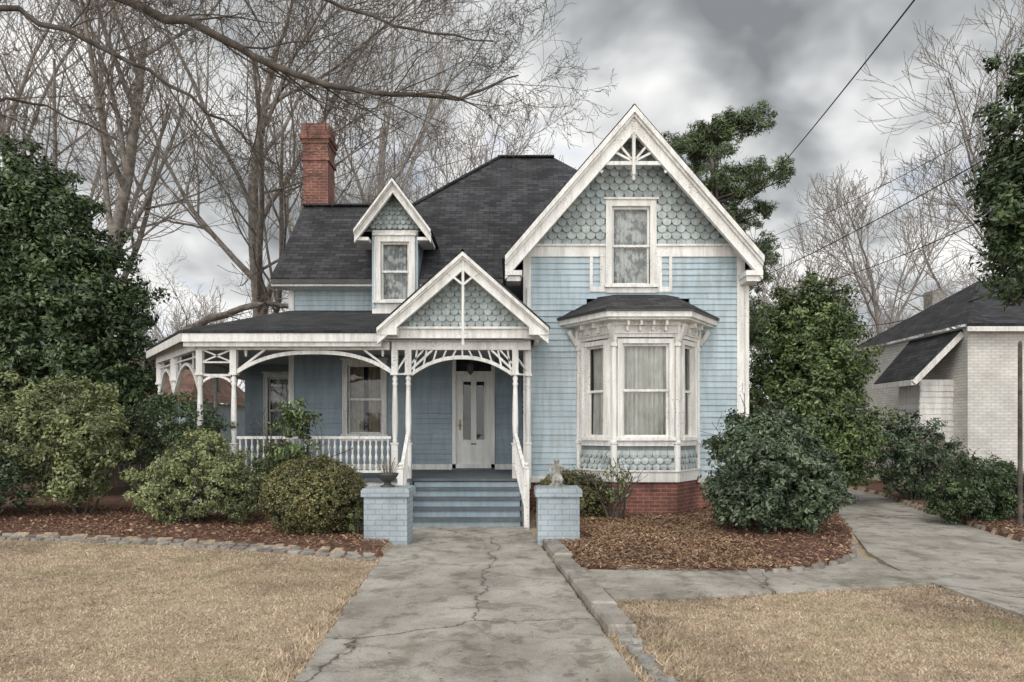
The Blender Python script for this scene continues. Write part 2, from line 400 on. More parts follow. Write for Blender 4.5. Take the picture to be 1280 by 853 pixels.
for sx in (-1,1): mb.beam((GC+sx*hw*.98,yb+.03,zc+.0),(GC+sx*hw*.72,yb+.03,zc-.13),.05,.05,'white')
mb.lathe(GC,yb+.02,[(zc-.28,.012),(zc-.24,.04),(zc-.19,.02),(zc-.16,.045),(zc-.13,.02)],'white')
mb.obj('gable_bargeboards',house)
mb=MB()
def rslab(pts,t=.06): mb.slab(pts,t,'roof')
rslab([(GC-GH-.06,RY-.07,GZ0-.03),(GC,RY-.07,GZ1+.04),(GC,20,GZ1+.04),(GC-GH-.06,20,GZ0-.03)],.055)
rslab([(GC+GH+.06,RY-.07,GZ0-.03),(GC,RY-.07,GZ1+.04),(GC,20,GZ1+.04),(GC+GH+.06,20,GZ0-.03)],.055)
EY,EZ,PK,PZ=15.8,4.97,20.5,9.41
q=(PZ-EZ)/(PK-EY); RYd=18.3; RZ=EZ+(RYd-EY)*q
xa=-.4-(PK-RYd)
dc=-2.55; dn=.5
rslab([(-5.3,EY,EZ),(dc-dn,EY,EZ),(dc-dn,16.7,EZ+.9*q),(dc+dn,16.7,EZ+.9*q),(dc+dn,EY,EZ),(4.5,EY,EZ),(4.5,EY+1.4,EZ+1.4*q),(1.2,PK,PZ),(-.4,PK,PZ),(xa,RYd,RZ),(-5.3,RYd,RZ)],.07)
mb.face([(-.4,PK,PZ),(xa,RYd,RZ),(-5.1,RYd+2.5,EZ),(-5.1,25.2,EZ)],'roof')
mb.face([(1.2,PK,PZ),(4.5,EY+1.4,EZ+1.4*q),(4.9,16.8,EZ+.9),(5.6,25.2,EZ)],'roof')
mb.face([(-.4,PK,PZ),(1.2,PK,PZ),(5.6,25.2,EZ),(-5.1,25.2,EZ)],'roof')
rslab([(-5.3,RYd,RZ),(xa,RYd,RZ),(-3.2,20.8,EZ),(-5.3,20.8,EZ)])
mb.beam((-5.3,RYd,RZ+.02),(xa,RYd,RZ+.02),.22,.04,'roof'); mb.beam((-.4,PK,PZ+.02),(1.2,PK,PZ+.02),.22,.04,'roof')
mb.beam((xa,RYd,RZ+.02),(-.4,PK,PZ+.02),.2,.04,'roof')
rslab([(-5.95,12.88,3.42),(-2.15,12.88,3.42),(-1.2,16.28,4.34),(-5.03,16.28,4.34)],.05)
rslab([(-8.1,15.9,3.42),(-5.95,12.88,3.42),(-5.03,16.28,4.34)],.05)
rslab([(-8.1,22,3.42),(-8.1,15.9,3.42),(-5.03,16.28,4.34),(-5.03,22,4.34)],.05)
EC,EH,E0,E1,EYf=-.86,1.5,3.44,4.76,12.62
for sx in (-1,1): rslab([(EC+sx*(EH+.03),EYf-.08,E0-.01),(EC,EYf-.08,E1+.03),(EC,16.4,E1+.03),(EC+sx*(EH+.03),16.4,E0-.01)],.05)
mb.obj('roof',house)
mb=MB()
for a,b in ((-5.28,dc-dn-.02),(dc+dn+.02,-.2)):
    mb.box(a,b,EY+.0,EY+.04,EZ-.17,EZ-.07,'white'); mb.box(a,b,EY+.04,16.3,EZ-.17,EZ-.15,'white'); mb.box(a,b,EY-.06,EY-.001,EZ-.12,EZ-.03,'metal')
mb.add([(-5.05,16.3,4.9),(-5.05,18.3,RZ-.1),(-5.05,20.6,4.9)],[(0,1,2)],'siding')
mb.beam((-5.28,EY+.02,EZ-.12),(-5.28,RYd,RZ-.15),.04,.16,'white')
mb.obj('eaves',house)
mb=MB()
rakes(mb,EC,EH,E0-.03,E1-.02,EYf,wd=.18,soff=.4)
es=(E1-E0)/EH
yg=12.98
mb.prism_xz([(EC-EH+.25,3.46),(EC+EH-.25,3.46),(EC,E1-.1)],yg+.01,yg+.06,'scale_bk')
scales(mb,EC-1.3,EC+1.3,3.37,4.7,yg,lambda x,z: abs(x-EC)<(E1-z)/es-.2,w=.15,h=.11)
mb.box(EC-EH+.05,EC+EH-.05,yg-.08,yg+.14,3.28,3.44,'white')
mb.box(EC-EH+.0,EC+EH-.0,yg-.14,yg+.14,3.44,3.48,'white')
for sx in (-1,1):
    a,b=sorted((EC+sx*(EH-.0),EC+sx*(EH-.34))); mb.box(a,b,EYf-.03,yg-.14,3.30,3.44,'white')
    a,b=sorted((EC+sx*(EH-.14),EC+sx*(EH-.22))); mb.box(a,b,yg+.14,16.3,3.26,3.44,'white')
mb.box(EC-.022,EC+.022,EYf-.02,EYf+.03,3.25,E1-.15,'white')
mb.beam((EC,EYf,4.18),(EC-.30,EYf,4.42),.03,.035,'white'); mb.beam((EC,EYf,4.18),(EC+.30,EYf,4.42),.03,.035,'white')
mb.lathe(EC,EYf,[(3.12,.01),(3.16,.035),(3.22,.018),(3.26,.035)],'white')
mb.obj('entry_gable',house)
mb=MB()
def post(x,y,z0=FL,z1=3.1,w=.115):
    h=w/2
    mb.box(x-h,x+h,y-h,y+h,z0,z0+.62,'white'); mb.box(x-h*.999,x+h*.999,y-h*.999,y+h*.999,z1-.42,z1,'white')
    zz=z0+.62; L=z1-.42-zz
    pr=[(0,.052),(.03,.03),(.05,.052),(.08,.035),(.12,.046),(.3,.056),(.5,.052),(.75,.043),(.82,.038),(.85,.055),(.88,.034),(.92,.052),(.96,.032),(1,.052)]
    mb.lathe(x,y,[(zz+t*L,r) for t,r in pr],'white',10)
    mb.box(x-h-.015,x+h+.015,y-h-.015,y+h+.015,z1-.46,z1-.42,'white')
    mb.box(x-h-.015,x+h+.015,y-h-.015,y+h+.015,z0+.62,z0+.65,'white')
PYf=13.2
posts=[(-1.90,PYf),(-2.15,PYf+.02),(.06,PYf),(.30,PYf+.25),(-5.10,PYf),(-5.72,PYf),(-6.9,14.72),(-7.75,15.85),(-7.75,18.8)]
for x,y in posts: post(x,y)
def band(p,q,z0,z1,th=.12):
    mb.T,L=frame(p,q); mb.box(0,L,-th/2,th/2,z0,z1,'white'); mb.T=None
band((-5.74,PYf),(-2.24,PYf),3.1,3.32); band((-7.78,15.85),(-5.76,PYf),3.1,3.32); band((-7.75,22),(-7.75,15.9),3.1,3.32)
band((-2.2,PYf),(.34,PYf),3.1,3.27,.10)
band((-5.93,12.93),(-2.36,12.93),3.22,3.37,.03); band((-8.07,15.9),(-5.95,12.93),3.22,3.37,.03); band((-8.07,22),(-8.07,15.92),3.22,3.37,.03)
band((-5.93,12.99),(-2.36,12.99),3.14,3.22,.03)
mb.prism_xy([(-5.93,12.95),(-2.3,12.95),(-2.3,16.28),(-5.0,16.28),(-5.0,22),(-8.05,22),(-8.05,15.9)],3.33,3.345,'ceil')
mb.prism_xy([(-2.3,13.0),(.24,13.0),(.24,16.28),(-2.3,16.28)],3.25,3.262,'ceil')
ya,yb_=PYf-.03,PYf+.03
mb.arch(-5.04,-2.21,2.66,3.02,ya,yb_,.07,'white',n=22,p=2.6)
mb.arch(-1.84,0.0,2.62,2.93,ya,yb_,.07,'white',n=20,p=2.2)
for i in range(11):
    x=-1.8+i*.178; zb=2.62+.31*(1-abs((x+.92)/.92)**2.2)+.06
    if zb<3.08:
        mb.beam((x,PYf,zb),(x+(.06 if i<5 else -.06 if i>5 else 0),PYf,3.1),.03,.03,'white')
for sx,xx in ((1,-1.84),(-1,0.0)):
    mb.beam((xx,PYf,2.75),(xx+sx*.38,PYf,3.1),.035,.04,'white'); mb.beam((xx,PYf,2.86),(xx+sx*.22,PYf,3.1),.03,.03,'white')
for sx,xx in ((1,-5.04),(-1,-2.21)):
    mb.beam((xx,PYf,2.72),(xx+sx*.5,PYf,3.1),.035,.04,'white')
    mb.lathe(xx+sx*.16,PYf,[(2.98,.02),(3.1,.03)],'white')
def fret(p,q):
    mb.T,L=frame(p,q)
    mb.box(.05,L-.05,-.025,.025,2.62,2.66,'white'); mb.box(.05,L-.05,-.025,.025,2.86,2.89,'white')
    mb.beam((.06,0,2.89),(L-.06,0,3.1),.03,.03,'white'); mb.beam((.06,0,3.1),(L-.06,0,2.89),.03,.028,'white')
    mb.arch(.06,L-.06,2.50,2.60,-.02,.02,.05,'white',8)
    mb.T=None
fret((-5.72,PYf),(-5.10,PYf))
mb.beam((-2.13,PYf,2.66),(-1.92,PYf,2.66),.03,.03,'white'); mb.beam((-2.12,PYf,2.7),(-1.93,PYf,3.0),.03,.03,'white')
mb.beam((.08,PYf,2.66),(.28,PYf+.22,2.66),.03,.03,'white'); mb.beam((.08,PYf,2.98),(.28,PYf+.22,2.72),.03,.03,'white')
for p,q_ in (((-6.9,14.72),(-5.72,PYf)),((-7.75,15.85),(-6.9,14.72))):
    mb.T,L=frame(p,q_); mb.arch(.06,L-.06,2.35,2.88,-.03,.03,.06,'white',18)
    for t in (.12,.25,.75,.88):
        zb=2.35+.53*(1-abs(2*t-1)**2)+.05; mb.beam((L*t,0,zb),(L*t,0,3.1),.03,.03,'white')
    mb.box(.05,L-.05,-.02,.02,2.98,3.01,'white')
    mb.T=None
mb.prism_xy([(-5.85,13.08),(.24,13.08),(.24,16.3),(-5.0,16.3),(-5.0,22),(-7.9,22),(-7.9,15.9)],FL-.06,FL,'step')
mb.T,L=frame((-5.8,13.12),(-1.85,13.12)); mb.box(0,L,0,.04,.5,FL-.06,'white')
for i in range(int(L/.09)): mb.box(i*.09,i*.09+.055,.01,.03,.02,.5,'white')
mb.box(0,L,.2,.22,0,.5,'dark'); mb.T=None
mb.T,L=frame((-7.85,15.9),(-5.83,13.12)); mb.box(0,L,0,.04,.05,FL-.06,'white'); mb.T=None
def bal(p,q,step=.105,z0=FL):
    mb.T,L=frame(p,q)
    mb.box(0,L,-.035,.035,z0+.72,z0+.77,'white'); mb.box(0,L,-.03,.03,z0+.10,z0+.145,'white')
    n=int(L/step)
    for i in range(n):
        x=(i+.5)*L/n
        mb.lathe(x,0,[(z0+.145,.02),(z0+.22,.028),(z0+.27,.012),(z0+.38,.03),(z0+.46,.014),(z0+.56,.028),(z0+.62,.014),(z0+.72,.022)],'white',6)
    mb.T=None
bal((-5.04,PYf),(-2.22,PYf)); bal((-6.85,14.66),(-5.76,PYf)); bal((-7.7,15.8),(-6.93,14.76))
mb.obj('porch',house)
mb=MB()
clap(mb,-6.9,-5.03,18.6,FL,3.4,[(-6.3,-5.45,1.3,3.0)],'siding_d'); window(mb,-5.875,.85,1.3,3.0,18.6,'lace',folds=6)
mb.obj('rear_bay',house)
mb=MB(); window(mb,gw[0],gw[1],gw[2],gw[3],WY,'lace',cas=.12,folds=7); mb.obj('gable_window',house)
mb=MB(); window(mb,-3.33,.78,1.55,3.12,16.3,'curtain_d',cas=.11,folds=8,partial=[(0,.42),(.55,1)]); mb.obj('porch_window',house)
mb=MB(); d0,d1=DXc-.38,DXc+.38; y=16.3
mb.box(d0-.10,d0-.02,y-.05,y+.1,FL,3.28,'white'); mb.box(d1+.02,d1+.10,y-.05,y+.1,FL,3.28,'white')
mb.box(d0-.14,d1+.14,y-.06,y+.1,3.28,3.40,'white'); mb.box(d0-.02,d1+.02,y-.03,y+.09,2.90,2.97,'white')
mb.face([(d0,y+.05,2.97),(d1,y+.05,2.97),(d1,y+.05,3.28),(d0,y+.05,3.28)],'glass')
yl0,yl1=y+.03,y+.075
pane=[(DXc-.24,DXc-.06),(DXc+.06,DXc+.24)]
mb.box(d0-.02,pane[0][0],yl0,yl1,FL+.02,2.90,'door'); mb.box(pane[0][1],pane[1][0],yl0,yl1,FL+.02,2.90,'door'); mb.box(pane[1][1],d1+.02,yl0,yl1,FL+.02,2.90,'door')
for a,b in pane:
    mb.box(a,b,yl0,yl1,2.74,2.90,'door'); mb.box(a,b,yl0,yl1,FL+.02,1.42,'door')
    mb.face([(a,yl1-.02,1.42),(b,yl1-.02,1.42),(b,yl1-.02,2.74),(a,yl1-.02,2.74)],'glass')
    mb.box(a-.02,a,yl0-.012,yl0,1.40,2.76,'door'); mb.box(b,b+.02,yl0-.012,yl0,1.40,2.76,'door')
    mb.box(a,b,yl0-.012,yl0,2.74,2.76,'door'); mb.box(a,b,yl0-.012,yl0,1.40,1.42,'door')
    mb.box(a,b,yl0-.014,yl0,1.0,1.26,'door'); mb.box(a+.03,b-.03,yl0-.02,yl0-.014,1.03,1.23,'door')
mb.box(d0+.02,d1-.02,yl0-.012,yl0,FL+.05,FL+.17,'door')
mb.T=Matrix.Translation((d0+.07,yl0-.03,1.75))@Matrix.Rotation(math.radians(90),4,'X')
mb.lathe(0,0,[(-.03,.012),(0,.012),(.012,.032),(.03,.03),(.04,.01)],'brass'); mb.T=None
mb.box(d0+.045,d0+.095,yl0-.008,yl0,1.64,1.88,'brass'); mb.box(DXc-.06,DXc+.06,yl0-.01,yl0,1.31,1.34,'metal')
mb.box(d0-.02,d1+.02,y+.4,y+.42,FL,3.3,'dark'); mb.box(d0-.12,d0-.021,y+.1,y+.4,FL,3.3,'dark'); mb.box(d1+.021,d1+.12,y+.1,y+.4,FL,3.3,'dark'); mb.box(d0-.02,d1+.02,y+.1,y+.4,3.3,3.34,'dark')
mb.box(d0-.1,d1+.1,y-.12,y+.1,FL,FL+.03,'step')
mb.obj('front_door',house)
mb=MB(); lx,ly=-.86,14.9
mb.lathe(lx,ly,[(3.25,.05),(3.23,.05),(3.22,.008),(3.02,.008),(3.01,.06),(2.97,.075),(2.82,.055),(2.80,.02),(2.77,.01)],'metal',8); mb.obj('porch_lantern',house)
A,B,C,D=(1.30,14.0),(1.87,13.2),(3.03,13.2),(3.60,14.0)
mb=MB()
for p,q_,w in ((A,B,.50),(B,C,.86),(C,D,.50)):
    mb.T,L=frame(p,q_); xc=L/2
    window(mb,xc,w,1.50,3.22,0,'curtain' ,cas=.085,hood=False,folds=9 if w>.6 else 4)
    mb.box(.0,xc-w/2-.085,-.01,.06,1.34,3.36,'white'); mb.box(xc+w/2+.085,L,-.01,.06,1.34,3.36,'white')
    mb.box(0,L,0,.06,.72,1.335,'scale_bk'); scales(mb,.07,L-.03,.90,1.22,0,lambda x,z:.06<x<L-.06,w=.14,h=.11)
    mb.box(-.01,L+.01,-.05,.06,.68,.87,'white'); mb.box(-.02,L+.02,-.075,.0,.87,.90,'white')
    mb.box(0,L,.0,.25,-.05,.68,'brick')
    mb.box(0,L,-.03,.06,3.335,3.55,'white')
    mb.box(.0,L,-.06,-.03,3.40,3.43,'white')
    k=5 if w>.6 else 3
    for i in range(1,k):
        x=L*i/k; mb.prism_xz([(x-.02,3.44),(x+.02,3.44),(x+.02,3.62),(x-.02,3.62)],-.13,-.03,'white'); mb.prism_xz([(x-.02,3.53),(x+.02,3.53),(x+.02,3.62),(x-.02,3.62)],-.24,-.13,'white')
    mb.T=None
for p in (A,B,C,D):
    x,y=p; y2=y-.01
    mb.lathe(x,y2,[(.9,.06),(1.36,.06),(1.38,.075),(1.42,.075),(1.44,.055),(3.15,.05),(3.17,.075),(3.22,.075),(3.24,.055),(3.38,.06)],'white',8)
    ox=-1 if x<2.4 else 1
    dv=Vector((ox*.55,-1 if y<13.9 else -.3,0)).normalized()
    a=Vector((x,y,3.28)); mb.beam(a+dv*.06,a+dv*.24+Vector((0,0,.26)),.05,.08,'white'); mb.beam(a+dv*.05,a+dv*.05+Vector((0,0,.3)),.05,.06,'white')
def off(o): return [(A[0]-o*1.1,14.0),(B[0]-o*.5,13.2-o),(C[0]+o*.5,13.2-o),(D[0]+o*1.1,14.0)]
mb.prism_xy(off(.08),3.55,3.62,'white'); mb.prism_xy(off(.30),3.62,3.66,'white'); mb.prism_xy(off(.36),3.66,3.76,'white'); mb.prism_xy(off(.40),3.76,3.80,'metal')
o=off(.41); t=[(1.65,13.99),(1.98,13.72),(2.92,13.72),(3.25,13.99)]; zt=4.2
for i in range(3): mb.face([(*o[i],3.80),(*o[i+1],3.80),(*t[i+1],zt),(*t[i],zt)],'roof')
mb.prism_xy(t,zt-.03,zt+.015,'roof')
mb.obj('bay_window',house)
mb=MB(); mb.beam((.33,13.93,.5),(.33,13.93,4.4),.07,.07,'white'); mb.beam((4.55,13.95,.3),(4.55,13.95,4.5),.07,.07,'white'); mb.obj('downspouts',house)
mb=MB(); dy=15.70
window(mb,dc,.62,4.46,5.74,dy,'lace',cas=.13,folds=6,sill=False)
zb,za_,dh=5.9,7.0,.82; ds=(za_-zb)/dh
mb.box(dc-.50,dc-.44,dy-.02,dy+.1,4.3,5.95,'siding'); mb.box(dc+.44,dc+.50,dy-.02,dy+.1,4.3,5.95,'siding')
mb.box(dc-.50,dc+.50,dy+.0,dy+.1,4.15,4.40,'white'); mb.box(dc-.50,dc+.50,dy+.0,dy+.1,5.86,6.0,'white')
mb.prism_xz([(dc-.7,5.98),(dc+.7,5.98),(dc,6.92)],dy+.02,dy+.06,'scale_bk')
scales(mb,dc-.6,dc+.6,6.02,6.9,dy,lambda x,z:abs(x-dc)<(za_-z)/ds-.14,w=.12,h=.1)
rakes(mb,dc,dh,zb,za_,dy-.33,wd=.14,soff=.33)
for sx in (-1,1):
    a,b=sorted((dc+sx*.485,dc+sx*.505)); mb.box(a,b,dy+.1,17.6,4.2,6.0,'siding_d')
    mb.slab([(dc+sx*(dh+.03),dy-.40,zb-.02),(dc,dy-.40,za_+.03),(dc,18.3,za_+.03),(dc+sx*(dh+.03),18.3,zb-.02)],.05,'roof')
    a,b=sorted((dc+sx*.82,dc+sx*.52)); mb.box(a,b,dy-.3,dy+.5,zb-.20,zb-.13,'white')
mb.obj('dormer',house)
mb=MB()
cx0,cx1,cy0,cy1=-5.36,-4.72,18.45,19.15
mb.box(cx0,cx1,cy0,cy1,5,9.0,'brick'); mb.box(cx0-.04,cx1+.04,cy0-.04,cy1+.04,8.55,8.63,'brick')
mb.box(cx0-.03,cx1+.03,cy0-.03,cy1+.03,9.0,9.10,'brick'); mb.box(cx0-.07,cx1+.07,cy0-.07,cy1+.07,9.10,9.22,'brick'); mb.box(cx0-.02,cx1+.02,cy0-.02,cy1+.02,9.22,9.5,'brick')
mb.box(cx0+.1,cx1-.1,cy0+.1,cy1-.1,9.5,9.56,'dark'); mb.box(cx0-.03,cx1+.03,cy0-.03,cy1+.03,7.2,7.3,'metal')
mb.obj('chimney',house)
mb=MB(); n=5; sy=12.0; tr=.27; x0,x1=-1.80,.16
for i in range(n):
    z=FL*(i+1)/n; y=sy+i*tr
    if i<n-1:
        mb.box(x0,x1,y-.03,y+tr+.01,z-.04,z,'step')
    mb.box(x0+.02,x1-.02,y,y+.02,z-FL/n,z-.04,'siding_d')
mb.box(x0,x1,sy+4*tr-.03,sy+4*tr+.05,FL-.045,FL+.002,'step')
for xx in (x0-.05,x1+.0):
    mb.add([(xx,sy-.02,0),(xx,sy-.02,.12),(xx,sy+4*tr,FL-.05),(xx,sy+4*tr,0),(xx+.05,sy-.02,0),(xx+.05,sy-.02,.12),(xx+.05,sy+4*tr,FL-.05),(xx+.05,sy+4*tr,0)],[(0,1,2,3),(4,5,6,7),(0,4,5,1),(1,5,6,2)],'step')
for pt,pb in (((-1.9,13.1,1.56),(-1.84,11.88,.86)),((.06,13.1,1.56),(.24,11.88,.86))):
    a=Vector(pt);b=Vector(pb); mb.beam(a,b,.06,.05,'white'); lo=Vector((0,0,-.58)); mb.beam(a+lo,b+lo,.05,.04,'white')
    for i in range(1,10):
        p=a.lerp(b,i/10); mb.beam(p,p+lo,.028,.028,'white',up=(0,1,0))
    mb.beam((b.x,b.y,.0),(b.x,b.y,.98),.09,.09,'white',up=(0,1,0)); mb.lathe(b.x,b.y,[(.98,.05),(1.0,.06),(1.02,.03),(1.06,.045),(1.10,.01)],'white',8)
mb.obj('front_steps',house)

# ------------------------------------------------------------ piers & ornaments
def pier(x0,x1,y0,y1):
    mb=MB(); mb.box(x0,x1,y0,y1,-.05,.70,'pier'); mb.box(x0-.035,x1+.035,y0-.035,y1+.035,.70,.79,'pier'); mb.box(x0-.02,x1+.02,y0-.02,y1+.02,.79,.81,'pier')
    mb.obj('brick_pier')
pier(-2.06,-1.46,10.0,10.6); pier(.36,.94,10.0,10.6)
mb=MB()
mb.lathe(-1.78,10.3,[(.81,.10),(.83,.11),(.85,.05),(.88,.045),(.91,.10),(.98,.15),(1.01,.16),(1.0,.13),(.96,.10)],'metal',14)
for i in range(26):
    a=random.uniform(0,6.28); r=random.uniform(.05,.2); h=random.uniform(.05,.25)
    mb.beam((-1.78+.05*math.cos(a),10.3+.05*math.sin(a),.97),(-1.78+r*math.cos(a),10.3+r*math.sin(a),.99+h),.006,.006,'bark')
mb.obj('garden_urn')
def statue():
    par=empty('garden_statue'); bx,by,bz=.64,10.3,.81
    mb=MB(); mb.lathe(bx,by,[(bz,.11),(bz+.03,.115),(bz+.05,.08),(bz+.08,.075),(bz+.10,.10),(bz+.12,.10)],'stone',14); mb.obj('plinth',par)
    V=[(0,0,.16,.055),(0,0,.24,.05),(0,-.005,.31,.055),(0,-.005,.355,.025),(0,-.01,.40,.05),(0,-.012,.435,.042),
       (-.05,-.05,.16,.035),(-.055,-.10,.14,.028),(-.05,-.10,.05,.02),(.05,-.05,.16,.035),(.055,-.10,.15,.028),(.05,-.11,.06,.02),
       (-.07,0,.32,.025),(-.10,-.02,.25,.02),(-.06,-.08,.22,.016),(.07,0,.32,.025),(.10,-.03,.26,.02),(.05,-.06,.33,.016)]
    E=[(0,1),(1,2),(2,3),(3,4),(4,5),(0,6),(6,7),(7,8),(0,9),(9,10),(10,11),(2,12),(12,13),(13,14),(2,15),(15,16),(16,17)]
    me=bpy.data.meshes.new('figure'); me.from_pydata([(bx+a,by+b,bz-.02+c) for a,b,c,r in V],E,[])
    me.materials.append(M['stone']); o=bpy.data.objects.new('figure',me); COL.objects.link(o); o.parent=par
    o.modifiers.new('skin','SKIN'); 
    for i,(a,b,c,r) in enumerate(V): me.skin_vertices[0].data[i].radius=(r,r)
    me.skin_vertices[0].data[0].use_root=True
    s=o.modifiers.new('sub','SUBSURF'); s.levels=2; s.render_levels=2
statue()

# ------------------------------------------------------------ GROUND
def inpoly(px,py,poly):
    ins=np.zeros(px.shape,bool); n=len(poly); j=n-1
    for i in range(n):
        xi,yi=poly[i]; xj,yj=poly[j]
        c=((yi>py)!=(yj>py))&(px<(xj-xi)*(py-yi)/(yj-yi+1e-12)+xi); ins^=c; j=i
    return ins
PATH=[(-1.22,2),(.98,2),(.24,12.1),(-1.82,12.1)]
LB=[(-20,13.4),(-7.76,10.95),(-4.46,10.25),(-3,9.7),(-1.64,9.1),(-1.8,12),(-1.8,17),(-5,17),(-8,24),(-20,24)]
RB=[(.40,12.3),(.42,9.75),(.85,8.2),(2.0,8.12),(2.9,8.1),(3.7,8.45),(4.3,9.1),(4.62,9.8),(5.2,11),(6.1,13.5),(7.1,17),(7.3,24),(4.4,24),(4.4,16),(.4,16)]
SW=[(.95,6.75),(4.42,7.55),(4.42,9.35),(.88,8.5)]
DR=[(4.4,1),(4.4,8.2),(4.7,9.5),(5.25,11),(6.15,13.5),(7.2,17),(7.7,30),(10.3,30),(9.2,18),(8.1,14),(7.3,10.3),(7.2,1)]
RB2=[(7.3,10.4),(8.1,14),(9.2,18),(10,24),(20,24),(20,11.2),(9,10.3)]
def vnoise(x,y,s,seed=0):
    r=np.random.default_rng(seed); out=0
    for o in range(4):
        a=r.uniform(-1,1,(6,2))*s*2**o; ph=r.uniform(0,6.28,6)
        for (p,q_),h in zip(a,ph): out=out+np.sin(x*p+y*q_+h)/(2**o*6)
    return out
st=.1; X0,X1,Y0,Y1=-20,20,1,30
nx=int((X1-X0)/st); ny=int((Y1-Y0)/st)
gx,gy=np.meshgrid(np.linspace(X0,X1,nx+1),np.linspace(Y0,Y1,ny+1))
bed=(inpoly(gx,gy,LB)|inpoly(gx,gy,RB)|inpoly(gx,gy,RB2))
slabm=inpoly(gx,gy,PATH)|(inpoly(gx,gy,SW)&~bed)|inpoly(gx,gy,DR)
gz=.012*vnoise(gx,gy,1.2,1)
edge=np.minimum(1,np.maximum(0,(gy-8.2)/3))
gz=np.where(bed,.045+.06*edge+.03*vnoise(gx,gy,2.2,2),gz)
gz=np.where(slabm,-.05,gz)
fx=(gx[:-1,:-1]+st/2).ravel(); fy=(gy[:-1,:-1]+st/2).ravel()
fb=inpoly(fx,fy,LB)|inpoly(fx,fy,RB)|inpoly(fx,fy,RB2)
def gridobj(name,mask,mat,zo=0):
    idx=np.arange((nx+1)*(ny+1)).reshape(ny+1,nx+1)
    q_=np.stack([idx[:-1,:-1],idx[:-1,1:],idx[1:,1:],idx[1:,:-1]],-1).reshape(-1,4)[mask]
    u,inv=np.unique(q_,return_inverse=True)
    co=np.stack([gx.ravel()[u],gy.ravel()[u],gz.ravel()[u]+zo],-1)
    npmesh(name,co,inv.reshape(-1,4),mat,smooth=True)
def npmesh(name,co,faces,mat,parent=None,smooth=False):
    faces=np.asarray(faces,np.int32); k=faces.shape[1]
    me=bpy.data.meshes.new(name); me.vertices.add(len(co)); me.vertices.foreach_set('co',np.asarray(co,np.float32).ravel())
    me.loops.add(faces.size); me.loops.foreach_set('vertex_index',faces.ravel())
    me.polygons.add(len(faces)); me.polygons.foreach_set('loop_start',np.arange(0,faces.size,k,dtype=np.int32))
    me.polygons.foreach_set('use_smooth',np.full(len(faces),smooth))
    me.update(calc_edges=True); me.materials.append(mat)
    o=bpy.data.objects.new(name,me); COL.objects.link(o)
    if parent: o.parent=parent
    return o
gridobj('lawn',~fb,M['lawn']); gridobj('mulch_bed',fb,M['mulch'])
mb=MB(); mb.face([(-400,-60,-.09),(400,-60,-.09),(400,600,-.09),(-400,600,-.09)],'lawn'); mb.obj('ground')
def lerp2(a,b,t): return (a[0]+(b[0]-a[0])*t,a[1]+(b[1]-a[1])*t)
mb=MB(); ys=[2,4.05,5.5,7.35,8.9,10.5,12.0]
def pl(y): return -1.22+(y-2)*(-.6/10.1)
def pr_(y): return .98+(y-2)*(-.74/10.1)
for a,b in zip(ys[:-1],ys[1:]):
    b2=b-.012; z=.03+random.uniform(-.006,.006)
    nn=14; L_=[(pl(a+(b2-a)*i/nn)+random.uniform(-.02,.02),a+(b2-a)*i/nn) for i in range(nn+1)]; R_=[(pr_(a+(b2-a)*i/nn)+random.uniform(-.01,.01),a+(b2-a)*i/nn) for i in range(nn+1)]
    mb.prism_xy(L_+R_[::-1],-.1,z,'conc')
mb.obj('front_path')
mb=MB(); mb.prism_xy([(.98,6.75),(2.6,7.12),(2.6,8.9),(.7,8.75)],-.1,.026,'conc'); mb.prism_xy([(2.615,7.125),(4.41,7.55),(4.41,9.35),(2.615,8.9)],-.1,.022,'conc'); mb.obj('side_path')
def dl(y): return np.interp(y,[1,8.2,9.5,11,13.5,17,30],[4.42,4.42,4.7,5.25,6.15,7.2,7.7])
def dr(y): return np.interp(y,[1,10.3,14,18,30],[7.2,7.3,8.1,9.2,10.3])
mb=MB(); yy=[1,4,6.8,9.5,12,14.5,18,23,30]
for a,b in zip(yy[:-1],yy[1:]):
    b2=b-.015; ts=np.linspace(a,b2,7); mb.prism_xy([(float(dl(t)),float(t)) for t in ts]+[(float(dr(t)),float(t)) for t in ts[::-1]],-.1,.018,'drive')
mb.obj('driveway')
mb=MB()
cy=9.9
while cy>5.7:
    l=random.uniform(1.0,1.5); e=max(cy-l,5.6); j=random.uniform(-.015,.015)
    x_a=pr_(cy)+.02; x_b=pr_(e)+.03
    w=.22; h=.10+random.uniform(-.015,.02)
    P4=[(x_a+j,cy),(x_b+j,e+.02),(x_b+w+j,e+.02+random.uniform(-.02,.02)),(x_a+w+j*1.5,cy)]
    mb.prism_xy(P4,-.1,h-.02,'curb')
    c_=(sum(p[0] for p in P4)/4,sum(p[1] for p in P4)/4); Pi=[(p[0]+(.015 if p[0]<c_[0] else -.015),p[1]+(.015 if p[1]<c_[1] else -.015)) for p in P4]
    mb.add([(*p,h-.02) for p in P4]+[(*p,h) for p in Pi],[(4,5,6,7)]+[(i,(i+1)%4,4+(i+1)%4,4+i) for i in range(4)],'curb')
    cy=e
mb.obj('path_curb')
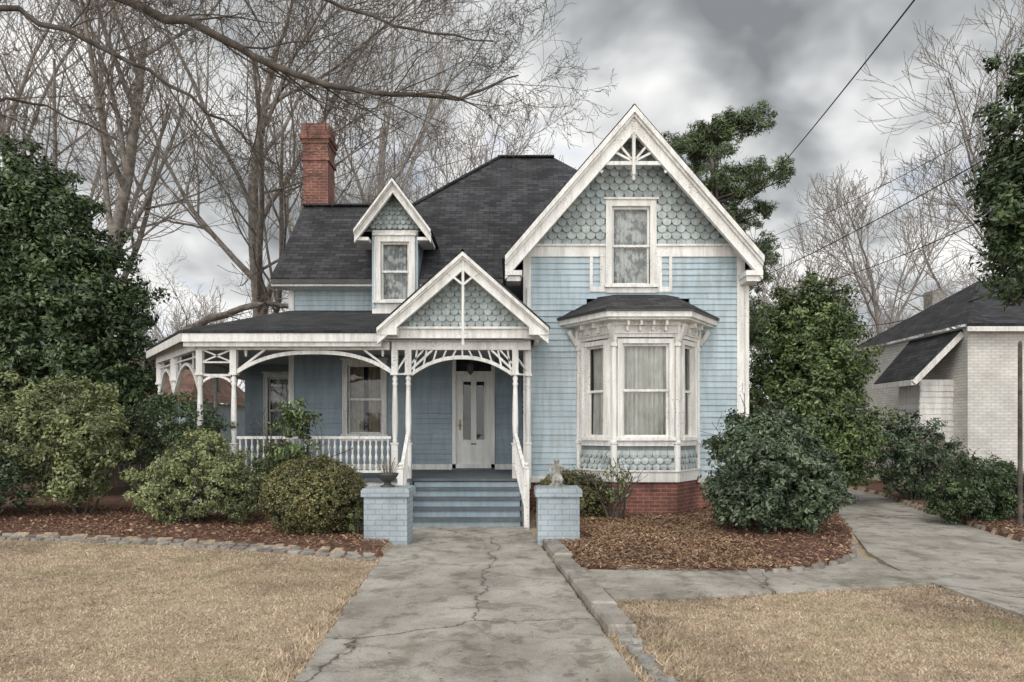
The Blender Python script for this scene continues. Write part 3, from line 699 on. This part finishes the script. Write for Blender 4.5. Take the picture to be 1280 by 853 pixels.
def rock(mb,x,y,z,sx,sy,sz,rot,k='edge'):
    n=8
    vs=[]
    for lay,(zz,s) in enumerate(((-.05,1.0),(sz*.8,.98),(sz,.90))):
        for i in range(n):
            a=2*math.pi*i/n+.39; r=s*(1/max(abs(math.cos(a)),abs(math.sin(a)))*.94)*random.uniform(.96,1.04)
            px_,py_=r*math.cos(a)*sx/2,r*math.sin(a)*sy/2
            vs.append((x+px_*math.cos(rot)-py_*math.sin(rot),y+px_*math.sin(rot)+py_*math.cos(rot),z+zz+random.uniform(-.004,.004)))
    fs=[(l*n+i,l*n+(i+1)%n,(l+1)*n+(i+1)%n,(l+1)*n+i) for l in range(2) for i in range(n)]+[list(range(2*n,3*n))]
    mb.add(vs,fs,k)
def edging(pts,w=.24,d=.17,h=.09,rows=1):
    mb=MB(); 
    for a,b in zip(pts[:-1],pts[1:]):
        L=math.dist(a,b); n=max(1,int(L/w)); rot=math.atan2(b[1]-a[1],b[0]-a[0])
        for i in range(n):
            for r in range(rows):
                t=(i+.5+(.5 if r else 0))/n; x,y=lerp2(a,b,min(t,1)); o=r*d*.98
                rock(mb,x+math.sin(rot)*o+random.uniform(-.01,.01),y-math.cos(rot)*o+random.uniform(-.012,.012),0,w*.97*random.uniform(.9,1.02),d*random.uniform(.9,1.0),h*random.uniform(.8,1.15)*(1 if r==0 else .7),rot+random.uniform(-.05,.05))
    return mb
edging([(-20,13.4),(-12,11.85),(-7.76,10.98),(-4.46,10.28),(-3,9.74),(-1.7,9.16)],w=.21,d=.21,h=.055,rows=2).obj('stone_edging')
edging([(2.55,8.10),(2.9,8.06),(3.35,8.2),(3.72,8.42),(4.05,8.75),(4.33,9.1),(4.5,9.5),(4.66,9.85)],w=.22,d=.10,h=.075).obj('stone_edging')
edging([(7.38,10.2),(7.75,12),(8.15,14),(8.7,16)],w=.3,d=.16,h=.08).obj('stone_edging')
mb=MB()
for i in range(14):
    t=i/14; rock(mb,.86+t*.12+random.uniform(-.05,.05),5.5-t*1.2,0,random.uniform(.07,.15),random.uniform(.08,.15),random.uniform(.03,.07),random.uniform(0,3),'stone')
mb.obj('loose_stones')
def sample(n,x0,x1,y0,y1): return rng.uniform(x0,x1,n),y0+(y1-y0)*rng.random(n)**1.35
def blades(name,n,regs,mat,h=(.008,.024),w=.0042):
    P=[]
    for r in regs:
        m=int(n*r[4]); x,y=sample(m,*r[:4]); k=~(inpoly(x,y,PATH)|inpoly(x,y,LB)|inpoly(x,y,RB)|inpoly(x,y,SW)|inpoly(x,y,DR)|inpoly(x,y,RB2)); P.append(np.stack([x[k],y[k]],-1))
    P=np.concatenate(P); m=len(P); z=.012*vnoise(P[:,0],P[:,1],1.2,1)-.003
    a=rng.uniform(0,6.28,m); hh=rng.uniform(*h,m); lean=rng.uniform(.3,1.8,m); b=rng.uniform(0,6.28,m)
    ww=w*rng.uniform(.6,1.4,m)*(1+P[:,1]*.06)
    A_=np.stack([P[:,0]+np.cos(a)*ww,P[:,1]+np.sin(a)*ww,z],-1); B_=np.stack([P[:,0]-np.cos(a)*ww,P[:,1]-np.sin(a)*ww,z],-1)
    T_=np.stack([P[:,0]+np.cos(b)*hh*lean,P[:,1]+np.sin(b)*hh*lean,z+hh],-1)
    co=np.stack([A_,B_,T_],1).reshape(-1,3); npmesh(name,co,np.arange(3*m).reshape(-1,3),mat)
blades('grass',380000,[(-9,-1.2,3.6,12,.66),(.6,4.5,3.4,7.6,.30),(-13,-7,8,13,.04)],M['blade'])
blades('grass_edge',20000,[(-1.65,-1.2,3.6,9.2,.6),(.75,1.25,3.6,6.9,.4)],M['blade'],h=(.02,.06),w=.004)
def flakes(name,x,y,zf,size,mat,tilt=.5,asp=.5):
    m=len(x); z=zf+rng.uniform(.0,.025,m); a=rng.uniform(0,6.28,m); s=rng.uniform(*size,m)
    u=np.stack([np.cos(a),np.sin(a),rng.uniform(-tilt,tilt,m)],-1)*s[:,None]/2
    v=np.stack([-np.sin(a),np.cos(a),rng.uniform(-tilt,tilt,m)],-1)*(s*asp*rng.uniform(.4,1,m))[:,None]/2
    c=np.stack([x,y,z+.006],-1); co=np.stack([c-u,c+v,c+u,c-v],1).reshape(-1,3)
    npmesh(name,co,np.arange(4*m).reshape(-1,4),mat)
def bedz(x,y): return .045+.06*np.minimum(1,np.maximum(0,(y-8.2)/3))+.03*vnoise(x,y,2.2,2)
def scat(n,x0,x1,y0,y1,polys):
    x=rng.uniform(x0,x1,n); y=rng.uniform(y0,y1,n); k=np.zeros(n,bool)
    for p in polys: k|=inpoly(x,y,p)
    return x[k],y[k]
x,y=scat(150000,-10,9.5,8,14.5,[LB,RB,RB2]); flakes('mulch_chips',x,y,bedz(x,y),(.025,.07),M['chip'],.5,.4)
x,y=scat(9000,-10,9.5,8,14.5,[LB,RB,RB2]); flakes('leaf_litter',x,y,bedz(x,y)+.01,(.04,.08),M['litter'],.6,.7)
x,y=scat(16000,.4,3.2,8.2,12.5,[RB]); flakes('leaf_litter.001',x,y,bedz(x,y)+.012,(.03,.08),M['litter'],.6,.3)
x=rng.uniform(-1.6,.9,260); y=rng.uniform(4,12,260); k=inpoly(x,y,PATH); flakes('leaf_litter.002',x[k],y[k],.034,(.02,.05),M['litter'],.2,.6)
x=rng.uniform(1,7,500); y=rng.uniform(5,14,500); k=inpoly(x,y,DR)|inpoly(x,y,SW); flakes('leaf_litter.003',x[k],y[k],.026,(.02,.05),M['litter'],.2,.6)
x=rng.uniform(-9,4.5,1500); y=rng.uniform(3.6,10.5,1500); k=~(inpoly(x,y,PATH)|inpoly(x,y,DR)|inpoly(x,y,SW)|inpoly(x,y,LB)|inpoly(x,y,RB)); flakes('leaf_litter.004',x[k],y[k],.012,(.02,.05),M['litter'],.4,.6)

# ------------------------------------------------------------ VEGETATION
def tubes(name,br,mat,parent=None):
    V=[];F=[];b=0
    for pts,rad,sides in br:
        pts=np.asarray(pts); n=len(pts)
        d=np.gradient(pts,axis=0); d/= (np.linalg.norm(d,axis=1)[:,None]+1e-9)
        ref=np.array([0,0,1.0]) if abs(d[0][2])<.9 else np.array([1.0,0,0])
        u=np.cross(d,ref); u/=(np.linalg.norm(u,axis=1)[:,None]+1e-9); w=np.cross(d,u)
        ang=np.arange(sides)*2*math.pi/sides
        ring=pts[:,None,:]+np.asarray(rad)[:,None,None]*(np.cos(ang)[None,:,None]*u[:,None,:]+np.sin(ang)[None,:,None]*w[:,None,:])
        V.append(ring.reshape(-1,3))
        i=np.arange(n-1)[:,None]*sides; j=np.arange(sides)[None,:]; j2=(j+1)%sides
        F.append(np.stack([b+i+j,b+i+j2,b+i+sides+j2,b+i+sides+j],-1).reshape(-1,4)); b+=n*sides
    return npmesh(name,np.concatenate(V),np.concatenate(F),mat,parent,True)
def unit(v): return v/(np.linalg.norm(v)+1e-9)
def rotaway(d,ang):
    r=rng.normal(size=3); r=unit(r-d*np.dot(r,d)); return unit(d*math.cos(ang)+r*math.sin(ang))
def grow(p,d,L,r,lev,mx,out,cnt,up=.15,rmin=.006,wig=.18,tmin=.25):
    n=[7,6,5,4,3,3][min(lev,5)]; pts=[p.copy()]; rad=[r]; dd=d.copy(); r1=max(rmin,r*.32)
    for i in range(n):
        dd=unit(dd+rng.normal(size=3)*wig+np.array([0,0,up*(1 if lev else .3)])); p=p+dd*L/n; pts.append(p.copy()); rad.append(max(rmin*.8,r+(r1-r)*(i+1)/n))
    out.append((pts,rad,8 if lev==0 else 6 if lev==1 else 4 if lev==2 else 3))
    if lev>=mx: return
    k=cnt[min(lev,len(cnt)-1)]
    for c in range(k):
        t=tmin+(1-tmin)*(c+rng.random()*.9)/k; t=min(t,.99); q_=t*n; i=int(q_); f=q_-i
        pp=np.asarray(pts[i])*(1-f)+np.asarray(pts[i+1])*f
        dl_=unit(np.asarray(pts[i+1])-np.asarray(pts[i]))
        cd=rotaway(dl_,rng.uniform(.45,1.0))
        grow(pp,cd,L*rng.uniform(.42,.68)*(1.15-.45*t),max(rmin,(rad[i])*rng.uniform(.42,.6)),lev+1,mx,out,cnt,up,rmin,wig*1.1,.2)
def baretree(x,y,h,r,name='bare_tree',mx=4,cnt=(8,6,6,5),rmin=.009,mat='bark',lean=(0,0),up=.13,tmin=.25):
    par=empty(name); out=[]
    grow(np.array([x,y,-.1]),unit(np.array([lean[0],lean[1],1.0])),h*.72,r,0,mx,out,cnt,up,rmin,.09,tmin)
    tubes('trunk_and_branches',out,M[mat],par); return par
def unit_rows(a): return a/(np.linalg.norm(a,axis=1)[:,None]+1e-9)
def foliage(name,blobs,nl,leaf,mat,parent,clump=.22,ncl=None,asp=.5,rough=.18,shell=.4,zmin=.05,up=.5,rag=.12):
    w=np.array([(b[3]*b[4]+b[4]*b[5]+b[3]*b[5]) for b in blobs]); w=w/w.sum()
    ncl=ncl or max(20,nl//70)
    bi=rng.choice(len(blobs),ncl,p=w); B=np.array(blobs)[bi]
    d=rng.normal(size=(ncl,3)); d/=np.linalg.norm(d,axis=1)[:,None]
    rr=shell+(1-shell)*rng.random(ncl)**.5
    rr*=1+rng.normal(size=ncl)*rag
    c=B[:,:3]+d*B[:,3:6]*rr[:,None]
    per=nl//ncl; ci=np.repeat(np.arange(ncl),per); m=len(ci)
    cs=clump*rng.uniform(.6,1.4,ncl)
    o=rng.normal(size=(m,3)); o/=np.linalg.norm(o,axis=1)[:,None]; o*=(rng.random(m)**.5)[:,None]*cs[ci][:,None]; o[:,2]*=.75
    P=c[ci]+o
    nrm=unit_rows(o/cs[ci][:,None]*.9+d[ci]*.5+rng.normal(size=(m,3))*.55+np.array([0,0,up]))
    a=rng.normal(size=(m,3)); u=unit_rows(np.cross(nrm,a)); v=np.cross(nrm,u)
    s=leaf*rng.uniform(.6,1.25,m)[:,None]
    co=np.stack([P-u*s*.5,P+v*s*asp*.5-nrm*s*.08,P+u*s*.5,P-v*s*asp*.5-nrm*s*.08],1)
    k=P[:,2]>zmin; co=co[k].reshape(-1,3)
    return npmesh(name,co,np.arange(len(co)).reshape(-1,4),M[mat],parent)
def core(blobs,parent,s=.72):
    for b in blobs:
        bpy.ops.mesh.primitive_ico_sphere_add(subdivisions=3,radius=1); o=bpy.context.object; o.name='dark_core_blob'; o.parent=parent  # added solid blob, blocks see-through and stands for the shaded inside
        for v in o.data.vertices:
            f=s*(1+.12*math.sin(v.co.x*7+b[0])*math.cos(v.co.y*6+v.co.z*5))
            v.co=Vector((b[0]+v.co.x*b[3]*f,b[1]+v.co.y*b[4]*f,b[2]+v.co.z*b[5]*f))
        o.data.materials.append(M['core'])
def stems(x,y,z,n,h,r,spread,parent,mat='bark_d',base=.0):
    out=[]
    for i in range(n):
        a=6.28*i/n+rng.random(); d=unit(np.array([math.cos(a)*spread,math.sin(a)*spread,1.0]))
        grow(np.array([x+.05*math.cos(a),y+.05*math.sin(a),base]),d,h*rng.uniform(.7,1),r,1,3,out,(3,4,3),.1,.004,.15)
    tubes('stems',out,M[mat],parent)
def boxwood(x,y,z,rx,ry,rz,n=26000):
    p=empty('boxwood_shrub'); b=[(x,y,z,rx,ry,rz),(x+rx*.2,y-.05,z*.98,rx*.82,ry*.85,rz*.94),(x-rx*.2,y,z*.97,rx*.82,ry*.85,rz*.94)]
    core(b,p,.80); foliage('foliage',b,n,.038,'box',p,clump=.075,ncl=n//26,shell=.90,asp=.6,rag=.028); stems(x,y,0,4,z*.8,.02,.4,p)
boxwood(-3.0,10.95,.62,.76,.72,.60,46000); boxwood(1.08,12.75,.46,.66,.5,.46,18000)
def shrub(name,x,y,blobs,n,leaf,mat,clump,s=.6,cores=True,st=6,h=1.2,**kw):
    p=empty(name); 
    if cores: core(blobs,p,s)
    foliage('foliage',blobs,n,leaf,mat,p,clump=clump,**kw); stems(x,y,0,st,h,.025,.45,p); return p
shrub('azalea_shrub',-5.2,11.8,[(-5.4,11.9,.8,.72,.7,.62),(-4.8,11.7,.75,.6,.6,.58),(-5.1,12,1.2,.58,.55,.48),(-5.8,11.8,.6,.5,.5,.5),(-4.5,11.9,.62,.42,.5,.45)],30000,.06,'shrubl',.12,rag=.16,s=.35)
shrub('light_shrub',-7.8,13.0,[(-8.4,13,1.5,.95,.8,.8),(-7.5,12.8,1.4,.8,.7,.7),(-7.9,13.1,2.1,.8,.7,.6),(-9.2,13.2,1.6,.9,.8,.9),(-8.0,12.9,.8,.8,.6,.4)],30000,.085,'shrubl',.17,cores=False,h=2,rag=.18)
shrub('camellia_shrub',-10.2,12.6,[(-10,12.8,1.1,1.1,.9,1.0),(-9.2,12.2,.7,.8,.7,.6)],15000,.085,'shrubd',.18,s=.45)
shrub('vine_shrub',-6.2,13.9,[(-6.3,13.6,1.75,.75,.35,.65),(-5.6,13.0,1.5,.5,.3,.55),(-7.1,14.4,1.6,.6,.4,.8)],12000,.07,'ever',.15,cores=False,h=1.8)
shrub('sparse_shrub',-3.9,12.7,[(-3.9,12.65,1.35,.42,.35,.6),(-3.75,12.6,1.8,.25,.25,.35),(-4.2,12.6,.9,.4,.3,.4)],4600,.085,'ever2',.14,cores=False,h=1.7)
shrub('sparse_shrub',1.75,12.3,[(1.75,12.2,.75,.22,.2,.45)],350,.07,'shrubl',.12,cores=False,h=1.05,st=7)
shrub('small_plant',-2.28,10.6,[(-2.3,10.6,.25,.16,.14,.2)],500,.07,'shrubl',.07,cores=False,h=.4,st=4)
shrub('camellia_shrub',3.95,10.9,[(3.95,10.9,.95,.92,.9,.8),(3.65,10.8,1.4,.58,.55,.48),(4.35,10.7,.75,.55,.6,.6),(3.5,10.8,.6,.6,.6,.45),(4.0,11,1.55,.45,.5,.4)],52000,.075,'shrubd',.14,s=.45,rag=.12,h=1.8)
shrub('round_shrub',7.9,12.3,[(7.9,12.3,.6,.78,.7,.62),(8.5,12.5,.55,.6,.6,.55)],24000,.06,'ever',.12,s=.6,rag=.06)
shrub('holly_shrub',8.9,16,[(8.8,16,1.1,.7,.6,1.0),(9.5,16.2,.8,.6,.6,.8)],14000,.09,'shrubd',.18,s=.4)
def evergreen(name,x,y,h,blobs,n,leaf,mat,clump,tr=.14,s=.6,trunk='bark_d',cores=True,**kw):
    p=empty(name); out=[]
    zs=np.linspace(-.05,h*.85,8); P=np.stack([x+.05*np.sin(zs*1.3),y+.05*np.cos(zs*1.7)-.05,zs],-1)
    out.append((P,list(np.linspace(tr,tr*.2,8)),8))
    for b in blobs:
        e=np.array(b[:3]); s0=np.array([x,y,max(.4,b[2]-.9*b[5])]); md=(s0+e)/2+np.array([0,0,-.1]); out.append(([s0,md,e],[tr*.45,tr*.3,tr*.15],6))
        for j in range(5):
            d=rng.normal(size=3); d/=np.linalg.norm(d); out.append(([e,e+d*np.array(b[3:6])*.45,e+d*np.array(b[3:6])*.9+[0,0,.05]],[tr*.15,tr*.1,.008],4))
    tubes('trunk',out,M[trunk],p)
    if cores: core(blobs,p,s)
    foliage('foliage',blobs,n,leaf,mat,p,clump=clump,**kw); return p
evergreen('magnolia_tree',-10.9,17,8,[(-10.9,17,3.4,2.3,2.0,2.6),(-11.2,17,5.6,1.9,1.8,1.9),(-11.6,17,7.2,1.2,1.2,1.3),(-10.0,16.8,4.8,1.4,1.3,1.5),(-9.6,16.8,2.2,1.4,1.3,1.4),(-12.6,16.8,6.0,1.3,1.3,2.0),(-12.4,16.5,2.6,1.5,1.4,2)],105000,.14,'ever',.30,s=.38,rag=.13)
evergreen('holly_tree',6.4,15.6,5,[(6.4,15.6,2.1,1.4,1.2,1.5),(6.5,15.6,3.2,1.2,1.1,1.1),(6.45,15.6,4.1,.8,.7,.85),(7.0,15.5,1.3,.9,.9,.9),(5.8,15.5,1.5,.9,.9,.9)],72000,.10,'ever2',.22,s=.40,rag=.09)
evergreen('magnolia_tree',9.9,11.9,8,[(9.5,11.9,6.2,1.5,1.4,1.7),(9.3,11.7,4.5,1.4,1.3,1.0),(9.9,12,7.8,1.3,1.2,1.0),(8.7,11.8,5.4,.9,.8,.9)],52000,.12,'ever',.25,s=.35,rag=.13)
def pine():
    p=empty('pine_tree'); out=[]; x,y=7.9,28.; H=13.8
    pts=[(x+.15*math.sin(i),y,i*H/12) for i in range(13)]; out.append((pts,[.28*(1-i/13)+.03 for i in range(13)],8)); bl=[]
    for i in range(64):
        z=rng.uniform(4.5,H-.5); a=rng.uniform(0,6.28); L=(1.0+1.35*math.sin(min(1,(H-z+.7)/4)*1.6))*rng.uniform(.6,1.1)
        e=np.array([x+math.cos(a)*L,y+math.sin(a)*L,z+L*.22]); s=np.array([x,y,z]); mid=(s+e)/2+np.array([0,0,-.1])
        out.append(([s,mid,e],[.06,.04,.02],4))
        for t in (1.0,.70,.42):
            c=s+(e-s)*t+rng.normal(size=3)*.2; bl.append((c[0],c[1],c[2]+.1,.6,.6,.33))
    bl.append((x,y,H-.3,.7,.7,.6)); tubes('trunk',out,M['bark_d'],p)
    foliage('foliage',bl,105000,.24,'pine',p,clump=.26,ncl=2000,asp=.15,shell=.2,up=.6)
pine()
baretree(-9.5,26,20,.32,cnt=(10,7,6,5),rmin=.009,lean=(.12,0))
baretree(-13.5,24,20,.32,cnt=(10,7,6,5),rmin=.009,lean=(.05,0))
baretree(-5.2,30,21,.30,cnt=(10,7,6,5),rmin=.010,mat='bark_far')
baretree(-1.2,33,18,.28,cnt=(9,6,6,5),rmin=.011,mat='bark_far')
baretree(-17.5,29,21,.32,cnt=(9,7,6,5),rmin=.011,mat='bark_far')
baretree(4.5,38,16,.26,cnt=(8,6,5,5),rmin=.013,mat='bark_far')
baretree(16.5,32,13,.2,cnt=(9,7,6,5),rmin=.010,mat='bark_far')
baretree(22.5,30,19,.26,cnt=(11,7,6,5),rmin=.010,lean=(-.04,0))
baretree(14.5,42,12,.22,cnt=(8,6,5,5),rmin=.014,mat='bark_far')
par=empty('bare_tree'); out=[]
def limb(pts,r0,r1,sub=14,L=2.2,mx=4):
    pts=np.array(pts,float); t=np.linspace(0,len(pts)-1,len(pts)*4); P=np.stack([np.interp(t,range(len(pts)),pts[:,i]) for i in range(3)],-1)
    P[1:-1]+=rng.normal(size=(len(P)-2,3))*.035; R=np.linspace(r0,r1,len(P)); out.append((P,R,7))
    for i in range(sub):
        k=int(2+(len(P)-4)*(i+rng.random())/sub); d=unit(P[min(k+1,len(P)-1)]-P[k-1]); cd=rotaway(d,rng.uniform(.5,1.1)); cd=unit(cd*np.array([1,.7,1])+np.array([.1,0,-.05]))
        grow(P[k],cd,L*rng.uniform(.5,1.05),min(R[k]*.38,.018),2,mx+1,out,(5,6,6,4),.03,.0028,.17)
limb([(-10.5,9,-.2),(-10.3,9,2.5),(-9.8,9.1,4.5),(-8.4,9.3,6.6),(-6.9,9.7,7.9)],.30,.14,2)
limb([(-6.9,9.7,7.9),(-5.4,10,7.65),(-3.9,10.3,7.1),(-2.8,10.5,6.65),(-1.5,10.8,6.6),(-.5,11,6.75),(.1,11.1,7.1)],.075,.012,28,1.9)
limb([(-8.4,9.3,6.6),(-6.8,9.8,7.4),(-5.5,10.2,6.9),(-4.4,10.6,6.3),(-3.6,11,5.7)],.05,.01,15,1.5)
limb([(-6.9,9.7,7.9),(-5.2,10.4,8.6),(-3.4,11,8.4),(-1.8,11.4,8.0),(-.3,11.6,7.9)],.05,.012,22,1.9)
limb([(-9.8,9.1,4.5),(-8.4,10,6.2),(-7.2,10.8,6.6),(-6.2,11.4,6.2)],.04,.01,10,1.5)
tubes('trunk_and_branches',out,M['bark_d'],par)
par=empty('bare_tree'); out=[]
limb([(-13.5,23,-.2),(-13,23,2.5),(-11.6,22.6,3.6),(-9.8,22.2,4.9),(-7.6,22,5.6),(-6.2,22,5.3)],.22,.06,14,3.0,4)
tubes('trunk_and_branches',out,M['bark'],par)
out=[]
for i in range(26):
    x=rng.uniform(-60,60); y=rng.uniform(48,70)
    grow(np.array([x,y,0.]),np.array([0,0,1.]),rng.uniform(8,12),.22,0,3,out,(8,7,6),.12,.02,.09,.2)
tubes('distant_trees',out,M['bark_far'])
par=empty('distant_hedge')
bl=[(x,45+rng.uniform(-2,2),rng.uniform(.8,2.0),3.2,2,rng.uniform(1.4,2.6)) for x in np.arange(-45,46,3.2)]
core(bl,par,.8); foliage('foliage',bl,60000,.3,'shrubd',par,clump=.6)

# ------------------------------------------------------------ neighbours, fence, wires
nb=empty('white_brick_house'); mb=MB()
mb.box(11.4,19,18.0,24,0,4.25,'wbrick')
mb.obj('brick_walls',nb); mb=MB()
clap(mb,10.55,11.4,18.6,.4,2.95,[],'white',h=.15); mb.box(10.55,11.4,18.62,19.6,0,.4,'brick')
mb.T,L=frame((10.55,19.6),(10.55,18.6)); clap(mb,0,L,0,.4,2.95,[],'white',h=.15); mb.T=None
# low hipped roof beside the tall brick wall
mb.slab([(10.15,18.2,2.95),(11.39,18.2,4.2),(11.39,20.6,4.2),(10.15,20.2,2.95)],.08,'roof')
mb.slab([(11.2,17.7,4.27),(19.3,17.7,4.27),(17.0,21,6.0),(13.6,21,6.0)],.08,'roof'); mb.face([(11.2,17.7,4.27),(13.6,21,6.0),(11.2,24.3,4.27)],'roof')
mb.box(10.1,10.2,18.2,20.2,2.78,2.92,'white'); mb.beam((10.15,18.17,2.84),(11.38,18.17,4.08),.03,.14,'white'); mb.box(11.22,19.2,17.72,17.76,4.08,4.2,'white')
mb.obj('side_extension_and_roof',nb)
nb=empty('distant_house'); mb=MB()
clap(mb,15,19.5,30,0,3.0,[(17.2,18,1.2,2.4)],'white',h=.2); window(mb,17.6,.8,1.2,2.4,30,None); mb.box(15,19.5,30.1,36,0,3,'white')
mb.slab([(14.7,29.7,3.0),(19.8,29.7,3.0),(19.8,33,5),(14.7,33,5)],.1,'roof'); mb.box(18.7,19.3,32,32.7,4,7.9,'stone'); mb.obj('walls_and_roof',nb)
nb=empty('neighbor_house'); mb=MB()
mb.box(-22,-13.6,30,38,0,2.9,'siding_d'); mb.slab([(-22.4,29.6,2.9),(-13.2,29.6,2.9),(-14.5,33.5,5.2),(-21,33.5,5.2)],.1,'tile'); mb.face([(-13.2,29.6,2.9),(-13.2,38,2.9),(-14.5,33.5,5.2)],'tile')
window(mb,-15,1.0,1.1,2.4,29.98,None); mb.obj('walls_and_roof',nb)
def fence(x0,x1,y,h=1.8):
    mb=MB(); x=x0
    while x<x1:
        hh=h+random.uniform(-.03,.03); mb.prism_xz([(x,0),(x+.13,0),(x+.13,hh-.05),(x+.065,hh),(x,hh-.05)],y,y+.02,'fence'); x+=.145
    mb.box(x0,x1,y+.02,y+.06,.4,.5,'fence'); mb.box(x0,x1,y+.02,y+.06,1.35,1.45,'fence'); mb.obj('wooden_fence')
fence(-15,-7.9,19.5); fence(9.3,10.6,17.6,1.5)
def wire(a,b,sag,r=.011):
    t=np.linspace(0,1,24)[:,None]; P=np.array(a)*(1-t)+np.array(b)*t; P[:,2]-=(4*sag*t*(1-t))[:,0]; return (P,[r]*24,5)
tubes('power_line',[wire((4.67,6,6.9),(11.1,36,12.4),.25,.013)],M['wire'])
tubes('power_line',[wire((12.0,12,8.6),(10.4,35,8.4),.35,.016)],M['wire'])
tubes('power_line',[wire((11.9,13,9.0),(11.3,32,10.2),.3,.010)],M['wire'])
tubes('power_line',[wire((11.2,14,6.7),(13.6,34,8.4),.3,.014)],M['wire'])
tubes('power_line',[wire((11.2,15,4.95),(16.2,34,6.6),.3,.016)],M['wire'])
mb=MB(); mb.lathe(8.12,11.5,[(-.1,.035),(1.5,.033),(3.0,.03),(3.05,.02)],'bark_d',10); mb.obj('utility_post')

# ------------------------------------------------------------ WORLD / LIGHT / CAMERA
w=bpy.data.worlds.new('World'); sc.world=w; w.use_nodes=True; nt=w.node_tree
for n in list(nt.nodes): nt.nodes.remove(n)
SUN_EL,SUN_AZ=math.radians(52),math.radians(205)
sky=nd(nt,'ShaderNodeTexSky',sky_type='NISHITA'); sky.sun_disc=False; sky.sun_elevation=SUN_EL; sky.sun_rotation=SUN_AZ
bgs=nd(nt,'ShaderNodeBackground',{'Color':sky.outputs[0],'Strength':.15})
tc=nd(nt,'ShaderNodeTexCoord'); sp=nd(nt,'ShaderNodeSeparateXYZ',{0:tc.outputs['Generated']})
zz=nd(nt,'ShaderNodeMath',{0:nd(nt,'ShaderNodeMath',{0:sp.outputs[2],1:0.0},operation='MAXIMUM').outputs[0],1:.50},operation='ADD').outputs[0]
cx=nd(nt,'ShaderNodeMath',{0:sp.outputs[0],1:zz},operation='DIVIDE').outputs[0]; cyy=nd(nt,'ShaderNodeMath',{0:sp.outputs[1],1:zz},operation='DIVIDE').outputs[0]
cv=nd(nt,'ShaderNodeCombineXYZ',{0:cx,1:cyy,2:0.0}).outputs[0]
cv=nd(nt,'ShaderNodeMapping',{'Vector':cv,'Location':(5.25,3.45,0)}).outputs[0]
n1=noise(nt,cv,2.0,4,.56,.35); n2=noise(nt,cv,8,3,.6,.3)
s1=nd(nt,'ShaderNodeMath',{0:n1,1:.80},operation='MULTIPLY').outputs[0]; s2=nd(nt,'ShaderNodeMath',{0:n2,1:.20},operation='MULTIPLY').outputs[0]
s=nd(nt,'ShaderNodeMath',{0:s1,1:s2},operation='ADD').outputs[0]
el=nd(nt,'ShaderNodeMapRange',{0:sp.outputs[2],1:.12,2:.55,3:.085,4:-.045}).outputs[0]
s=nd(nt,'ShaderNodeMath',{0:s,1:el},operation='ADD').outputs[0]
cc=ramp(nt,s,[(.40,(.26,.275,.29)),(.47,(.45,.47,.485)),(.53,(.76,.77,.775)),(.59,(1.0,.995,.985))])
back=nd(nt,'ShaderNodeMapRange',{0:sp.outputs[1],1:.1,2:-.8,3:1.0,4:3.2}).outputs[0]
bgc=nd(nt,'ShaderNodeBackground',{'Color':cc,'Strength':back})
mk=ramp(nt,noise(nt,cv,2.7,3,.55,.3),[(.57,.0),(.66,.5)])
mx=nd(nt,'ShaderNodeMixShader',{0:mk,1:bgc.outputs[0],2:bgs.outputs[0]}); ow=nd(nt,'ShaderNodeOutputWorld',{0:mx.outputs[0]})
sl_=bpy.data.lights.new('sun','SUN'); sl_.energy=1.35; sl_.angle=math.radians(22); sl_.color=(1,.93,.84)
so=bpy.data.objects.new('sun',sl_); COL.objects.link(so)
dirv=Vector((math.sin(SUN_AZ)*math.cos(SUN_EL),math.cos(SUN_AZ)*math.cos(SUN_EL),math.sin(SUN_EL)))
so.rotation_euler=dirv.to_track_quat('Z','Y').to_euler()
cam=bpy.data.cameras.new('camera'); co_=bpy.data.objects.new('camera',cam); COL.objects.link(co_)
co_.location=(0,0,1.6); co_.rotation_euler=(math.radians(90),0,0); cam.sensor_width=36; cam.lens=25.3; cam.shift_y=.0887; cam.clip_end=2000; cam.clip_start=.05
sc.camera=co_
sc.view_settings.view_transform='Standard'; sc.view_settings.look='None'; sc.view_settings.exposure=0; sc.view_settings.gamma=1
